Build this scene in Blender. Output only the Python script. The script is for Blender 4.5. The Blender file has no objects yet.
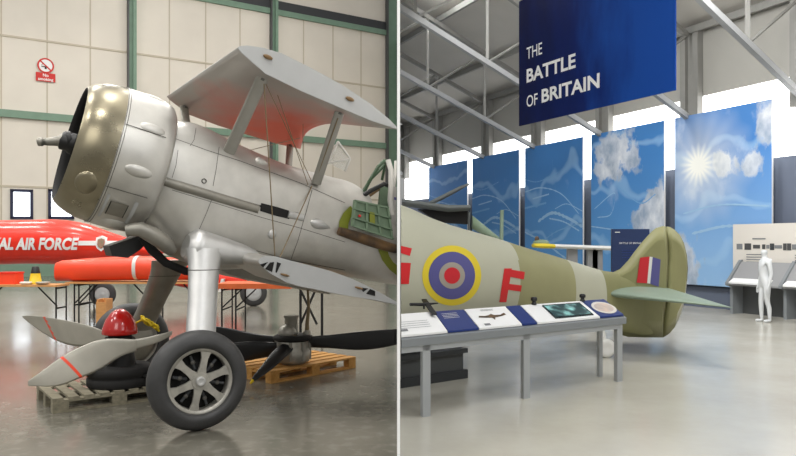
import bpy, bmesh, math, random
from mathutils import Vector, Matrix
from mathutils.bvhtree import BVHTree
random.seed(7)
scene = bpy.context.scene
COL = scene.collection
F_PX, H, HZ, CX = 700.0, 1.6, 242.0, 398.0
CAM = Vector((0, 0, H))
R = math.radians
def V(*a): return Vector(a)
def P(px, py, Y): return V((px-CX)/F_PX*Y, Y, H-(py-HZ)/F_PX*Y)
def lin(c): c /= 255.0; return c/12.92 if c <= .04045 else ((c+.055)/1.055)**2.4
def rgb(r, g, b): return (lin(r), lin(g), lin(b), 1)

# ------------------------------------------------------------------ materials
def mat(name, col, rough=.5, metal=0, noise=0, nscale=6, bump=0, bscale=40, emit=None, estr=0, col2=None, stretch=None, coat=0, spec=None, rvar=0, alpha=None, trans=0):
    m = bpy.data.materials.new(name); m.use_nodes = True
    nt = m.node_tree; N = nt.nodes; b = N['Principled BSDF']
    b.inputs['Base Color'].default_value = col
    b.inputs['Roughness'].default_value = rough
    b.inputs['Metallic'].default_value = metal
    if coat: b.inputs['Coat Weight'].default_value = coat; b.inputs['Coat Roughness'].default_value = .08
    if spec is not None: b.inputs['Specular IOR Level'].default_value = spec
    if trans: b.inputs['Transmission Weight'].default_value = trans
    if alpha is not None: b.inputs['Alpha'].default_value = alpha
    tc = N.new('ShaderNodeTexCoord'); mp = N.new('ShaderNodeMapping')
    nt.links.new(tc.outputs['Object'], mp.inputs[0])
    if stretch: mp.inputs['Scale'].default_value = stretch
    if noise or col2 or rvar:
        n = N.new('ShaderNodeTexNoise'); n.inputs['Scale'].default_value = nscale; n.inputs['Detail'].default_value = 6
        nt.links.new(mp.outputs[0], n.inputs['Vector'])
        r = N.new('ShaderNodeValToRGB'); k = noise
        r.color_ramp.elements[0].position = .3; r.color_ramp.elements[1].position = .7
        c2 = col2 or tuple(min(1, c*(1+k)) for c in col[:3])+(1,)
        c1 = col if col2 else tuple(c*(1-k) for c in col[:3])+(1,)
        r.color_ramp.elements[0].color = c1; r.color_ramp.elements[1].color = c2
        nt.links.new(n.outputs['Fac'], r.inputs[0]); nt.links.new(r.outputs[0], b.inputs['Base Color'])
        if rvar:
            mr = N.new('ShaderNodeMapRange'); mr.inputs[1].default_value = .3; mr.inputs[2].default_value = .7
            mr.inputs[3].default_value = max(.02, rough-rvar); mr.inputs[4].default_value = rough+rvar
            nt.links.new(n.outputs['Fac'], mr.inputs[0]); nt.links.new(mr.outputs[0], b.inputs['Roughness'])
    if bump:
        n2 = N.new('ShaderNodeTexNoise'); n2.inputs['Scale'].default_value = bscale; n2.inputs['Detail'].default_value = 4
        nt.links.new(mp.outputs[0], n2.inputs['Vector'])
        bp = N.new('ShaderNodeBump'); bp.inputs['Strength'].default_value = bump; bp.inputs['Distance'].default_value = .02
        nt.links.new(n2.outputs['Fac'], bp.inputs['Height']); nt.links.new(bp.outputs[0], b.inputs['Normal'])
    if emit: b.inputs['Emission Color'].default_value = emit; b.inputs['Emission Strength'].default_value = estr
    return m
M = {}
M['alu'] = mat('silver_dope', rgb(200,198,192), .40, .66, noise=.10, nscale=5, bump=.08, bscale=5, rvar=.07)
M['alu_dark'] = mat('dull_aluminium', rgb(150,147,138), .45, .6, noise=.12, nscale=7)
M['alu_leg'] = mat('polished_aluminium', rgb(200,200,198), .42, .7, noise=.06, nscale=8)
M['wing_silver'] = mat('silver_fabric', rgb(190,188,184), .42, .25, noise=.05, nscale=8)
M['strut_grey'] = mat('strut_grey', rgb(150,148,140), .42, .5, noise=.08)
M['rib_grey'] = mat('painted_rib', rgb(186,188,188), .45, .1, noise=.03)
M['bronze'] = mat('heat_stained_bronze', rgb(146,138,116), .3, .75, noise=.15, nscale=4, rvar=.06)
M['seam'] = mat('seam_dark', rgb(92,90,84), .6)
M['black'] = mat('black_paint', rgb(18,18,18), .45)
M['matte_black'] = mat('matte_black', rgb(22,21,20), .8)
M['rubber'] = mat('tyre_rubber', rgb(60,60,60), .5, noise=.18, nscale=9, bump=.1, bscale=60)
M['blade_black'] = mat('propeller_black', rgb(30,30,31), .32, noise=.2, nscale=3)
M['blade_grey'] = mat('propeller_grey', rgb(176,172,160), .34, .1, noise=.10, nscale=4)
M['wheel_metal'] = mat('wheel_metal', rgb(172,169,160), .42, .5, noise=.2, nscale=14)
M['red_gloss'] = mat('red_gloss', rgb(242,50,26), .3, coat=.3, noise=.05)
M['red_spinner'] = mat('red_spinner', rgb(190,24,18), .22, coat=.6, noise=.05)
M['red_panel'] = mat('red_panel_paint', rgb(246,78,46), .35, noise=.05, nscale=3)
M['red_mark'] = mat('red_marking', rgb(206,30,34), .5)
M['white'] = mat('white_paint', rgb(238,238,236), .45)
M['letter_white'] = mat('letter_white', rgb(244,244,242), .5)
M['offwhite'] = mat('offwhite_paint', rgb(222,220,214), .6)
M['green_steel'] = mat('green_steel', rgb(118,146,126), .55, noise=.06, nscale=3)
M['cockpit_green'] = mat('cockpit_green', rgb(120,142,118), .5, noise=.12, nscale=8)
M['cockpit_dark'] = mat('cockpit_dark_green', rgb(58,84,56), .6, noise=.2)
M['ring_green'] = mat('ring_olive_yellow', rgb(132,140,44), .5, noise=.05)
M['leather'] = mat('worn_leather', rgb(40,32,26), .5, col2=rgb(118,88,52), nscale=7)
M['yellow'] = mat('yellow_plastic', rgb(226,190,26), .5)
M['rope'] = mat('yellow_rope', rgb(214,186,30), .8)
M['wire'] = mat('rigging_wire', rgb(128,112,84), .4, .5)
M['wood_table'] = mat('table_wood', rgb(196,140,84), .5, col2=rgb(216,160,100), nscale=5, stretch=(1,8,8))
M['orange_table'] = mat('orange_board', rgb(206,98,48), .5, noise=.06)
M['pallet_grey'] = mat('weathered_pallet_wood', rgb(112,106,88), .85, col2=rgb(150,143,122), nscale=6, stretch=(1,6,6), bump=.3)
M['pallet_yellow'] = mat('new_pallet_wood', rgb(176,124,58), .8, col2=rgb(206,156,86), nscale=5, stretch=(1,6,6), bump=.25)
M['navy'] = mat('navy_frame', rgb(30,34,66), .5)
M['window_white'] = mat('bright_window', rgb(240,242,246), .5, emit=(.85,.93,1,1), estr=4.0)
M['partition'] = mat('white_partition', rgb(250,250,250), .6, emit=(1,1,1,1), estr=0)
M['post_grey'] = mat('grey_steel', rgb(128,127,122), .6, noise=.04)
M['beam_grey'] = mat('pale_steel', rgb(156,157,157), .5, noise=.03)
M['upper_wall'] = mat('upper_cladding', rgb(150,148,141), .8, noise=.03, nscale=1)
M['lower_wall'] = mat('lower_cladding', rgb(98,106,122), .8, noise=.04, nscale=1)
M['glazing'] = mat('backlit_glazing', rgb(250,250,250), .5, emit=(1,1,1,1), estr=2.5)
M['sky_grey'] = mat('pale_grey_green_paint', rgb(182,181,160), .55, noise=.03, nscale=2)
M['olive'] = mat('olive_paint', rgb(150,147,106), .55, noise=.05, nscale=3)
M['olive_dark'] = mat('olive_fin_paint', rgb(138,136,92), .55, noise=.05, nscale=3)
M['stab'] = mat('pale_green_grey_paint', rgb(132,148,130), .5, noise=.04, nscale=3)
M['roundel_yellow'] = mat('roundel_yellow', rgb(222,198,44), .5)
M['roundel_blue'] = mat('roundel_blue', rgb(84,82,140), .5)
M['roundel_grey'] = mat('roundel_grey', rgb(160,152,140), .5)
M['roundel_red'] = mat('roundel_red', rgb(200,28,40), .5)
M['rail_grey'] = mat('rail_frame_grey', rgb(168,171,172), .45, .2)
M['rail_dark'] = mat('rail_tray_grey', rgb(128,132,134), .5)
M['panel_blue'] = mat('panel_blue', rgb(14,44,112), .45)
M['panel_navy'] = mat('sign_navy', rgb(14,38,80), .5)
M['panel_ink'] = mat('panel_print', rgb(120,122,124), .6)
M['plinth_grey'] = mat('plinth_grey', rgb(84,86,86), .6)
M['plinth_dark'] = mat('plinth_dark', rgb(58,60,62), .6)
M['desk_grey'] = mat('desk_grey', rgb(146,146,146), .6)
M['board_cream'] = mat('display_board', rgb(214,208,198), .7)
M['statue'] = mat('white_statue', rgb(212,214,214), .6)
M['far_grey'] = mat('far_aircraft_grey', rgb(96,100,98), .6)
M['far_green'] = mat('far_aircraft_green', rgb(110,128,98), .55, col2=rgb(150,168,150), nscale=2)
M['glass'] = mat('clear_glass', rgb(225,232,232), .08, alpha=.18)
M['brown'] = mat('brown_tip', rgb(132,104,68), .5)
M['screen'] = mat('display_screen', rgb(20,40,44), .2)
M['crest'] = mat('crest_print', rgb(110,120,90), .5, col2=rgb(180,120,100), nscale=30)
M['ink_dark'] = mat('dark_print', rgb(70,70,70), .6)
M['board_red'] = mat('sign_red', rgb(206,40,30), .5)

# ------------------------------------------------------------------ mesh builder
class MB:
    def __init__(s): s.v = []; s.f = []; s.m = []; s.sm = []; s.mats = []
    def mi(s, m):
        if m not in s.mats: s.mats.append(m)
        return s.mats.index(m)
    def add(s, vs, fs, m, smooth=False):
        o = len(s.v); k = s.mi(m)
        s.v += [Vector(v) for v in vs]
        for f in fs: s.f.append(tuple(i+o for i in f)); s.m.append(k); s.sm.append(smooth)
        return s
    def hexa(s, c, m):  # eight corners: bottom 4 ccw, top 4
        return s.add(c, [(3,2,1,0),(4,5,6,7),(0,1,5,4),(1,2,6,5),(2,3,7,6),(3,0,4,7)], m)
    def box(s, lo, hi, m, X=None):
        x0,y0,z0 = lo; x1,y1,z1 = hi
        c = [V(x0,y0,z0),V(x1,y0,z0),V(x1,y1,z0),V(x0,y1,z0),V(x0,y0,z1),V(x1,y0,z1),V(x1,y1,z1),V(x0,y1,z1)]
        if X: c = [X @ q for q in c]
        return s.hexa(c, m)
    def beam(s, a, b, w, h, m, up=V(0,0,1)):
        a = Vector(a); b = Vector(b); d = (b-a).normalized()
        sd = d.cross(up)
        if sd.length < 1e-4: sd = d.cross(V(0,1,0))
        sd.normalize(); u = sd.cross(d).normalized(); sd *= w/2; u *= h/2
        return s.hexa([a-sd-u, a+sd-u, b+sd-u, b-sd-u, a-sd+u, a+sd+u, b+sd+u, b-sd+u], m)
    def rings(s, rs, m, caps=True, smooth=True, closed=True):
        n = len(rs[0]); fs = []
        for i in range(len(rs)-1):
            for j in range(n if closed else n-1):
                k = (j+1) % n
                fs.append((i*n+j, i*n+k, (i+1)*n+k, (i+1)*n+j))
        s.add([v for r in rs for v in r], fs, m, smooth)
        if caps:
            s.add(rs[0], [tuple(range(n))[::-1]], m); s.add(rs[-1], [tuple(range(n))], m)
        return s
    def tube(s, pts, r, m, n=8, caps=True):
        pts = [Vector(p) for p in pts]; rs = []
        if not isinstance(r, (list, tuple)): r = [r]*len(pts)
        ref = None
        for i, p in enumerate(pts):
            d = (pts[min(i+1,len(pts)-1)]-pts[max(i-1,0)]).normalized()
            if ref is None: ref = V(0,0,1) if abs(d.z) < .9 else V(1,0,0)
            x = d.cross(ref).normalized(); y = x.cross(d).normalized(); ref = y
            rs.append([p+(x*math.cos(2*math.pi*k/n)+y*math.sin(2*math.pi*k/n))*r[i] for k in range(n)])
        return s.rings(rs, m, caps)
    def lathe(s, o, ax, prof, m, n=32, caps=True, smooth=True):
        o = Vector(o); ax = Vector(ax).normalized()
        x = ax.cross(V(0,0,1) if abs(ax.z) < .9 else V(1,0,0)).normalized(); y = x.cross(ax)
        rs = [[o+ax*t+(x*math.cos(2*math.pi*k/n)+y*math.sin(2*math.pi*k/n))*max(r,1e-4) for k in range(n)] for t, r in prof]
        return s.rings(rs, m, caps, smooth)
    def prism(s, poly, d, m):  # poly: list of 3D points, d: extrude vector
        n = len(poly); a = [Vector(p) for p in poly]; b = [p+Vector(d) for p in a]
        return s.add(a+b, [tuple(range(n))[::-1], tuple(range(n,2*n))]+[(i,(i+1)%n,(i+1)%n+n,i+n) for i in range(n)], m)
    def lens(s, A, B, th, nrm, m, n=10):  # blade: edge curves A, B, thickness list, thickness direction
        rs = []
        for a, b, t in zip(A, B, th):
            a = Vector(a); b = Vector(b); r = []
            for k in range(n):
                q = 2*math.pi*k/n
                r.append((a+b)/2+(b-a)/2*math.cos(q)+nrm*t*math.sin(q))
            rs.append(r)
        return s.rings(rs, m)
    def ell(s, c, ax, m, n=20):  # ellipsoid with three axis vectors
        x, y, z = ax; rs = []
        for i in range(n//2+1):
            t = math.pi*i/(n//2); 
            rs.append([Vector(c)+x*math.cos(t)+(y*math.cos(2*math.pi*k/n)+z*math.sin(2*math.pi*k/n))*max(math.sin(t),1e-3) for k in range(n)])
        return s.rings(rs, m)
    def build(s, name, parent=None, clip=None, smooth=None):
        me = bpy.data.meshes.new(name); off = parent_loc(parent)
        me.from_pydata([v-off for v in s.v], [], s.f)
        for m in s.mats: me.materials.append(M[m] if isinstance(m, str) else m)
        for p, k, q in zip(me.polygons, s.m, s.sm): p.material_index = k; p.use_smooth = q
        bm = bmesh.new(); bm.from_mesh(me)
        bmesh.ops.remove_doubles(bm, verts=bm.verts, dist=1e-6) if False else None
        bmesh.ops.recalc_face_normals(bm, faces=bm.faces)
        if clip:
            x, sign = clip
            g = bmesh.ops.bisect_plane(bm, geom=bm.verts[:]+bm.edges[:]+bm.faces[:], plane_co=(x-off.x,0,0), plane_no=(sign,0,0), clear_outer=True)
            ed = [e for e in g['geom_cut'] if isinstance(e, bmesh.types.BMEdge)]
            try: bmesh.ops.holes_fill(bm, edges=ed, sides=0)
            except Exception: pass
        bm.to_mesh(me); bm.free()
        o = bpy.data.objects.new(name, me); COL.objects.link(o)
        if parent: o.parent = parent
        return o
def parent_loc(p):
    v = V(0,0,0)
    while p: v = v+p.location; p = p.parent
    return v
CL = (-.03, 1); CR = (.03, -1)
def thing(name, label, cat, loc=(0,0,0), group=None):
    o = bpy.data.objects.new(name, None); COL.objects.link(o); o.location = loc; o.empty_display_size = .1
    o['label'] = label; o['category'] = cat
    if group: o['group'] = group
    return o
def tag(o, label, cat, group=None, kind=None):
    o['label'] = label; o['category'] = cat
    if group: o['group'] = group
    if kind: o['kind'] = kind
    return o
def struct(o): o['kind'] = 'structure'; return o
def dup(o, loc, rz=0, label=None, group=None):
    r = o.copy(); COL.objects.link(r); r.location = loc; r.rotation_euler = (0,0,rz)
    if label: r['label'] = label
    if group: r['group'] = group
    for ch in list(o.children):
        c = ch.copy(); COL.objects.link(c); c.parent = r
        for g in ch.children:
            d = g.copy(); COL.objects.link(d); d.parent = c
    return r
def text_mesh(txt, size, bold=0, align='LEFT', res=4):
    cu = bpy.data.curves.new('t', 'FONT'); cu.body = txt; cu.size = size; cu.offset = bold; cu.align_x = align; cu.resolution_u = res
    o = bpy.data.objects.new('t', cu); COL.objects.link(o)
    bpy.context.view_layer.update()
    me = bpy.data.meshes.new_from_object(o.evaluated_get(bpy.context.evaluated_depsgraph_get()))
    vs = [v.co.copy() for v in me.vertices]; fs = [tuple(p.vertices) for p in me.polygons]
    bpy.data.objects.remove(o); bpy.data.curves.remove(cu); bpy.data.meshes.remove(me)
    return vs, fs
def smoothstep(x): x = max(0, min(1, x)); return x*x*(3-2*x)
def interp(t, T, A):
    if t <= T[0]: return A[0]
    for i in range(len(T)-1):
        if t <= T[i+1]:
            k = (t-T[i])/(T[i+1]-T[i]); return A[i]*(1-k)+A[i+1]*k
    return A[-1]
def sinterp(t, T, A):   # smooth (catmull) interpolation
    if t <= T[0]: return A[0]
    if t >= T[-1]: return A[-1]
    for i in range(len(T)-1):
        if t <= T[i+1]:
            h = T[i+1]-T[i]; k = (t-T[i])/h
            m0 = (A[i+1]-A[i-1])/(T[i+1]-T[i-1]) if i else (A[1]-A[0])/(T[1]-T[0])
            m1 = (A[i+2]-A[i])/(T[i+2]-T[i]) if i+2 < len(T) else (A[-1]-A[-2])/(T[-1]-T[-2])
            return (2*k**3-3*k*k+1)*A[i]+(k**3-2*k*k+k)*h*m0+(-2*k**3+3*k*k)*A[i+1]+(k**3-k*k)*h*m1
def bvh_of(mb): return BVHTree.FromPolygons(mb.v, mb.f)
def decal(mb, bvh, quad_pts, m, off=.004, nu=10, nv=3):
    """two pixel polylines (same length) -> strip laid on the curved skin"""
    A, B = quad_pts; vs = []; ok = []
    for i in range(nu+1):
        t = i/nu*(len(A)-1); k = min(int(t), len(A)-2); t -= k
        a = (A[k][0]*(1-t)+A[k+1][0]*t, A[k][1]*(1-t)+A[k+1][1]*t); b = (B[k][0]*(1-t)+B[k+1][0]*t, B[k][1]*(1-t)+B[k+1][1]*t)
        for j in range(nv+1):
            s = j/nv; px = a[0]*(1-s)+b[0]*s; py = a[1]*(1-s)+b[1]*s
            d = (P(px, py, 1)-CAM).normalized(); hit, nr, idx, dist = bvh.ray_cast(CAM, d)
            if hit is None: ok.append(False); vs.append(V(0,0,0))
            else:
                if nr.dot(d) > 0: nr = -nr
                ok.append(True); vs.append(hit+nr*off)
    fs = []
    for i in range(nu):
        for j in range(nv):
            q = (i*(nv+1)+j, i*(nv+1)+j+1, (i+1)*(nv+1)+j+1, (i+1)*(nv+1)+j)
            if all(ok[k] for k in q): fs.append(q)
    used = sorted({k for f in fs for k in f}); re = {k: i for i, k in enumerate(used)}
    if fs: mb.add([vs[k] for k in used], [tuple(re[k] for k in f) for f in fs], m, True)
def arc(cx, cy, rx, ry, a0, a1, n=24): return [(cx+rx*math.cos(R(a0+(a1-a0)*i/n)), cy-ry*math.sin(R(a0+(a1-a0)*i/n))) for i in range(n+1)]
def seam(mb, bvh, pts, w=.6, m='seam', off=.002):
    A = [(x, y-w/2) for x, y in pts]; B = [(x, y+w/2) for x, y in pts]
    if abs(pts[0][0]-pts[-1][0]) < abs(pts[0][1]-pts[-1][1]):
        A = [(x-w/2, y) for x, y in pts]; B = [(x+w/2, y) for x, y in pts]
    decal(mb, bvh, (A, B), m, off, nu=6*(len(pts)-1), nv=1)

# ================================================================== SETTING
# floors
def floor_material(name, c1, c2, rough, c3):
    m = bpy.data.materials.new(name); m.use_nodes = True; nt = m.node_tree; N = nt.nodes; L = nt.links; b = N['Principled BSDF']
    tc = N.new('ShaderNodeTexCoord'); n = N.new('ShaderNodeTexNoise'); n.inputs['Scale'].default_value = .8; n.inputs['Detail'].default_value = 8; n.inputs['Roughness'].default_value = .6
    L.new(tc.outputs['Object'], n.inputs['Vector'])
    r = N.new('ShaderNodeValToRGB'); r.color_ramp.elements[0].position = .35; r.color_ramp.elements[1].position = .68
    r.color_ramp.elements[0].color = c1; r.color_ramp.elements[1].color = c2
    L.new(n.outputs['Fac'], r.inputs[0])
    n2 = N.new('ShaderNodeTexNoise'); n2.inputs['Scale'].default_value = 9; n2.inputs['Detail'].default_value = 5
    L.new(tc.outputs['Object'], n2.inputs['Vector'])
    mr = N.new('ShaderNodeMapRange'); mr.inputs[1].default_value = .5; mr.inputs[2].default_value = .9
    L.new(n2.outputs['Fac'], mr.inputs[0])
    mx = N.new('ShaderNodeMix'); mx.data_type = 'RGBA'; L.new(mr.outputs[0], mx.inputs[0]); L.new(r.outputs[0], mx.inputs[6]); mx.inputs[7].default_value = c3
    L.new(mx.outputs[2], b.inputs['Base Color'])
    mr2 = N.new('ShaderNodeMapRange'); mr2.inputs[3].default_value = rough-.06; mr2.inputs[4].default_value = rough+.1
    L.new(n.outputs['Fac'], mr2.inputs[0]); L.new(mr2.outputs[0], b.inputs['Roughness'])
    bp = N.new('ShaderNodeBump'); bp.inputs['Strength'].default_value = .03; bp.inputs['Distance'].default_value = .01
    L.new(n2.outputs['Fac'], bp.inputs['Height']); L.new(bp.outputs[0], b.inputs['Normal'])
    return m
M['floor_l'] = floor_material('painted_concrete', rgb(98,95,86), rgb(112,109,99), .15, rgb(136,133,123))
M['floor_r'] = floor_material('pale_polished_floor', rgb(182,178,166), rgb(192,189,177), .2, rgb(190,186,174))
mb = MB(); mb.box((-34,-6,-.1),(-.001,48,0),'floor_l'); struct(mb.build('floor'))
mb = MB(); mb.box((.001,-6,-.1),(30,48,0),'floor_r'); struct(mb.build('floor'))
# partition between the two halls, seen end on
mb = MB(); mb.box((-.006,4.6,0),(.0135,47,14),'partition'); struct(mb.build('wall_middle'))

# ---- left hall back wall: frame along D
A0 = V(-17.691,32.0,0); D = V(.84405,.53627,0); NW = V(.53627,-.84405,0)   # NW: towards the hall
WL = Matrix(((D.x,-NW.x,0,A0.x),(D.y,-NW.y,0,A0.y),(0,0,1,0),(0,0,0,1)))  # x along wall, y away from the hall
M['cream'] = mat('cream_cladding', rgb(226,219,206), .7, noise=.035, nscale=.7)
mb = MB()
mb.box((-12,0.0,0),(21.0,.25,20),'cream',WL)
M['cream_seam'] = mat('cladding_seam', rgb(196,186,166), .8)
sx = [5.23+1.8725*k for k in range(-9,9)]
for x in sx: mb.box((x-.03,-.012,0),(x+.03,.0,14.3),'cream_seam',WL)
for z in (11.0, 4.15, 2.25): mb.box((-12,-.03,z-.045),(21,0,z+.045),'cream_seam',WL)
struct(mb.build('wall_back', clip=(-.014,1)))
# steelwork
mb = MB(); mb.box((-12,-.16,7.28),(20.9,-.04,7.62),'green_steel',WL); struct(mb.build('trim_rail', clip=(-.02,1)))
mb = MB(); mb.box((-12,-.16,14.2),(20.9,-.04,14.5),'green_steel',WL); mb.box((-12,-.10,14.5),(20.9,-.04,15.0),'plinth_dark',WL); struct(mb.build('trim_top_beam', clip=(-.02,1)))
for i, x in enumerate((-9.75,-2.27,5.23,12.72,20.22)):
    w_ = .72 if i == 4 else .2
    mb = MB(); mb.box((x-.2,-.34,0),(x-.14,-.04,20),'plinth_grey',WL); mb.box((x+w_-.16,-.34,0),(x+w_,-.04,20),'green_steel',WL); mb.box((x-.14,-.22,0),(x+w_-.16,-.16,20),'green_steel',WL)
    struct(mb.build('trim_column_%d' % (i+1), clip=(-.02,1)))
# low green plinth of the wall
mb = MB(); mb.box((-12,-.07,0),(20.9,-.031,.9),'green_steel',WL); struct(mb.build('baseboard_back', clip=(-.02,1)))
# windows in the back wall
def wx(px):
    k = (px-CX)/F_PX; return (k*A0.y-A0.x)/(D.x-k*D.y)
for i, (a, b) in enumerate(((10,33),(48,74),(84,106))):
    x0, x1 = wx(a), wx(b); Yv = A0.y+x0*D.y; z1 = H+(242-189)/F_PX*Yv; z0 = H+(242-219)/F_PX*Yv
    w = thing('window_%d' % (i+1), '', ''); del w['label']; del w['category']; struct(w)
    w.location = WL @ V(x0,-.05,z0)
    mb = MB(); f = .13
    mb.box((x0,-.1,z0),(x1,-.032,z0+f),'navy',WL).box((x0,-.1,z1-f),(x1,-.032,z1),'navy',WL).box((x0,-.1,z0),(x0+f,-.032,z1),'navy',WL).box((x1-f,-.1,z0),(x1,-.032,z1),'navy',WL)
    mb.build('window_frame', w)
    mb = MB(); mb.box((x0+f,-.06,z0+f),(x1-f,-.034,z1-f),'window_white',WL)
    mb.build('window_pane', w)
# no smoking sign
def sign():
    x = wx(45.5); Yv = A0.y+x*D.y; zc = H+(242-66)/F_PX*Yv; zb = H+(242-77.5)/F_PX*Yv; r = 7.6/F_PX*Yv
    t = thing('no_smoking_sign', 'round no smoking sign with red placard high on the cream wall', 'sign', WL @ V(x,-.03,zc))
    mb = MB(); n = 40
    ring = lambda rr: [WL @ V(x+math.cos(2*math.pi*k/n)*rr, -.05, zc+math.sin(2*math.pi*k/n)*rr) for k in range(n)]
    mb.prism(ring(r), NW*.02, 'white'); mb.build('sign_plate', t)
    mb = MB(); q = .003
    o_, i_ = ring(r), ring(r*.80)
    mb.add([p+NW*.025 for p in o_+i_], [(k,(k+1)%n,n+(k+1)%n,n+k) for k in range(n)], 'board_red')
    a = R(-42); ca, sa = math.cos(a), math.sin(a)
    bar = [(-r*.82,-r*.09),(r*.82,-r*.09),(r*.82,r*.09),(-r*.82,r*.09)]
    mb.add([WL @ V(x+u*ca-v*sa, -.077, zc+u*sa+v*ca) for u, v in bar], [(0,1,2,3)], 'board_red'); mb.build('prohibition_ring', t)
    mb = MB(); mb.box((x-r*.5,-.074,zc-r*.22),(x+r*.28,-.0745,zc-r*.08),'black',WL)
    mb.box((x-r*.12,-.0742,zc-r*.45),(x+r*.12,-.0747,zc-r*.12),'black',WL)
    for k in range(3): mb.box((x-r*(.5-k*.1),-.0742,zc+r*(.0+.12*k)),(x-r*(.42-k*.1),-.0745,zc+r*(.1+.12*k)),'black',WL)
    mb.build('cigarette_symbol', t)
    mb = MB(); w = r*1.15; h = r*.56
    mb.box((x-w,-.08,zb-h),(x+w,-.05,zb+h),'board_red',WL)
    for s, dz in (('No', h*.12), ('smoking', -h*.8)):
        vs, fs = text_mesh(s, h*.95, .004, 'CENTER'); mb.add([WL @ V(x+v.x, -.083, zb+dz+v.y) for v in vs], fs, 'white')
    mb.build('placard', t)
sign()

# ================================================================== BIPLANE
th = R(32); Fh = V(-math.cos(th),-math.sin(th),0); S = V(math.sin(th),-math.cos(th),0)
al = R(15); FF = (Fh*math.cos(al)+V(0,0,math.sin(al))).normalized(); UU = (Fh*-math.sin(al)+V(0,0,math.cos(al))).normalized()
O = V(-2.44705,6.90698,2.33017); WN = V(-1.70213,5.95745,0); C0 = WN-S*1.2
def Lc(u, v, w): return O+FF*u+S*v+UU*w
def W(px, py, v):
    r = P(px,py,1)-CAM; t = (C0+S*v-CAM).dot(S)/r.dot(S); return CAM+r*t
def uw(px, py, v): d = W(px,py,v)-O; return d.dot(FF), d.dot(UU)
bip = thing('biplane', 'silver biplane with bronze fronted radial engine cowl, wings removed at their roots', 'aircraft', V(C0.x,C0.y,0))
# fuselage sections
FU = [.10,-.05,-.3,-.8,-1.3,-1.8,-2.1,-2.3,-2.5,-3.6]
FT = [.46,.51,.56,.50,.47,.50,.52,.47,.40,.30]
FB = [-.50,-.60,-.76,-.82,-.70,-.58,-.56,-.54,-.52,-.42]
FWd = [.44,.49,.51,.52,.52,.51,.50,.49,.48,.38]
def fsec(u, th0=0, th1=360, n=48, cut=None, inset=0):
    a = sinterp(-u,[-x for x in FU],FWd)-inset; t = sinterp(-u,[-x for x in FU],FT)-inset; b = sinterp(-u,[-x for x in FU],FB)+inset; pts = []
    wc = (t+b)/2+.02
    for k in range(n+1 if cut else n):
        q = R(th0+(th1-th0)*k/n); c, s = math.cos(q), math.sin(q); e = .86
        pts.append(Lc(u, a*math.copysign(abs(c)**e,c), wc+((t-wc) if s > 0 else (wc-b))*math.copysign(abs(s)**e,s)))
    return pts
fm = MB()
us = [.10-.08*i for i in range(int(2.42/.08)+1)]; us[-1] = -2.30
fm.rings([fsec(u) for u in us], 'alu')
# hump fairing behind the cowl
bv = None
fuse_full = MB(); fuse_full.rings([fsec(.10-.1*i) for i in range(38)], 'alu'); bv = bvh_of(fuse_full)
seam(fm, bv, [(176,139),(206,150),(240,161),(300,183),(345,203)])
seam(fm, bv, [(160,176),(200,189),(260,206),(300,214)], 1.6, 'matte_black', .004)
seam(fm, bv, [(162,184),(200,196),(258,213)], 1.0)
seam(fm, bv, [(172,190),(215,203),(260,217),(300,228),(345,242)])
seam(fm, bv, [(219,147),(216,170),(213,186)])
seam(fm, bv, [(213,196),(206,214),(198,232)])
seam(fm, bv, [(312,190),(308,205),(298,240),(290,262)])
seam(fm, bv, [(200,232),(240,246),(290,260),(345,270)])
seam(fm, bv, [(196,128),(194,140),(190,146)])
seam(fm, bv, [(178,150),(176,165),(172,178)])
fz = fm.build('fuselage', bip)
# half-round tube lying along the exhaust trough, gun slot
mb = MB(); 
def skin(px, py, off=0):
    d = (P(px,py,1)-CAM).normalized(); hit, nr, i, _ = bv.ray_cast(CAM, d)
    if nr.dot(d) > 0: nr = -nr
    return hit+nr*off
mb.tube([skin(160,180,0.0),skin(180,186,0.0),skin(210,195,.0),skin(240,204,.0),skin(258,209,.0)],[.04,.045,.045,.045,.04],'alu_dark',12)
mb.build('trough_tube', bip)
mb = MB(); decal(mb, bv, ([(261,203),(277,207),(290,211)],[(260,211),(276,216),(289,219)]), 'matte_black', .006, 8, 3)
mb.build('gun_slot', bip)
mb = MB(); mb.tube([skin(288,214,-.005),skin(303,218,-.005)],[.04,.036],'alu_leg',12); mb.build('gun_barrel', bip)
# teardrop blisters and the round port
def blister(px, py, l, w, h, name='blister', m='alu', par=bip, tail=1.0):
    c = skin(px,py,-.01); d = (c-CAM).normalized(); n_ = S
    mb = MB(); rs = []
    for i in range(13):
        t = i/12; x = l*(.5-t); prof = math.sin(math.pi*min(1,t*1.0)**.6 if t < 1 else math.pi) ; prof = max(prof, .01)
        rs.append([c+FF*x+(UU*math.cos(2*math.pi*k/16)*w+n_*math.sin(2*math.pi*k/16)*h)*prof for k in range(16)])
    mb.rings(rs, m); return mb.build(name, par)
blister(321,225,.27,.055,.07, m='alu_leg')
mb = MB(); c = skin(272,234,0); mb.ell(c,(FF*.045,UU*.05,S*.035),'alu_leg'); mb.build('port_cap', bip)
mb = MB(); c = skin(204,181,0); mb.lathe(c-S*.01,S,[(0,.025),(.02,.025),(.02,.017),(.005,.016)],'seam',16); mb.build('fuel_port', bip)
blister(262,162,.16,.05,.05,'decking_bulge')

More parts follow.
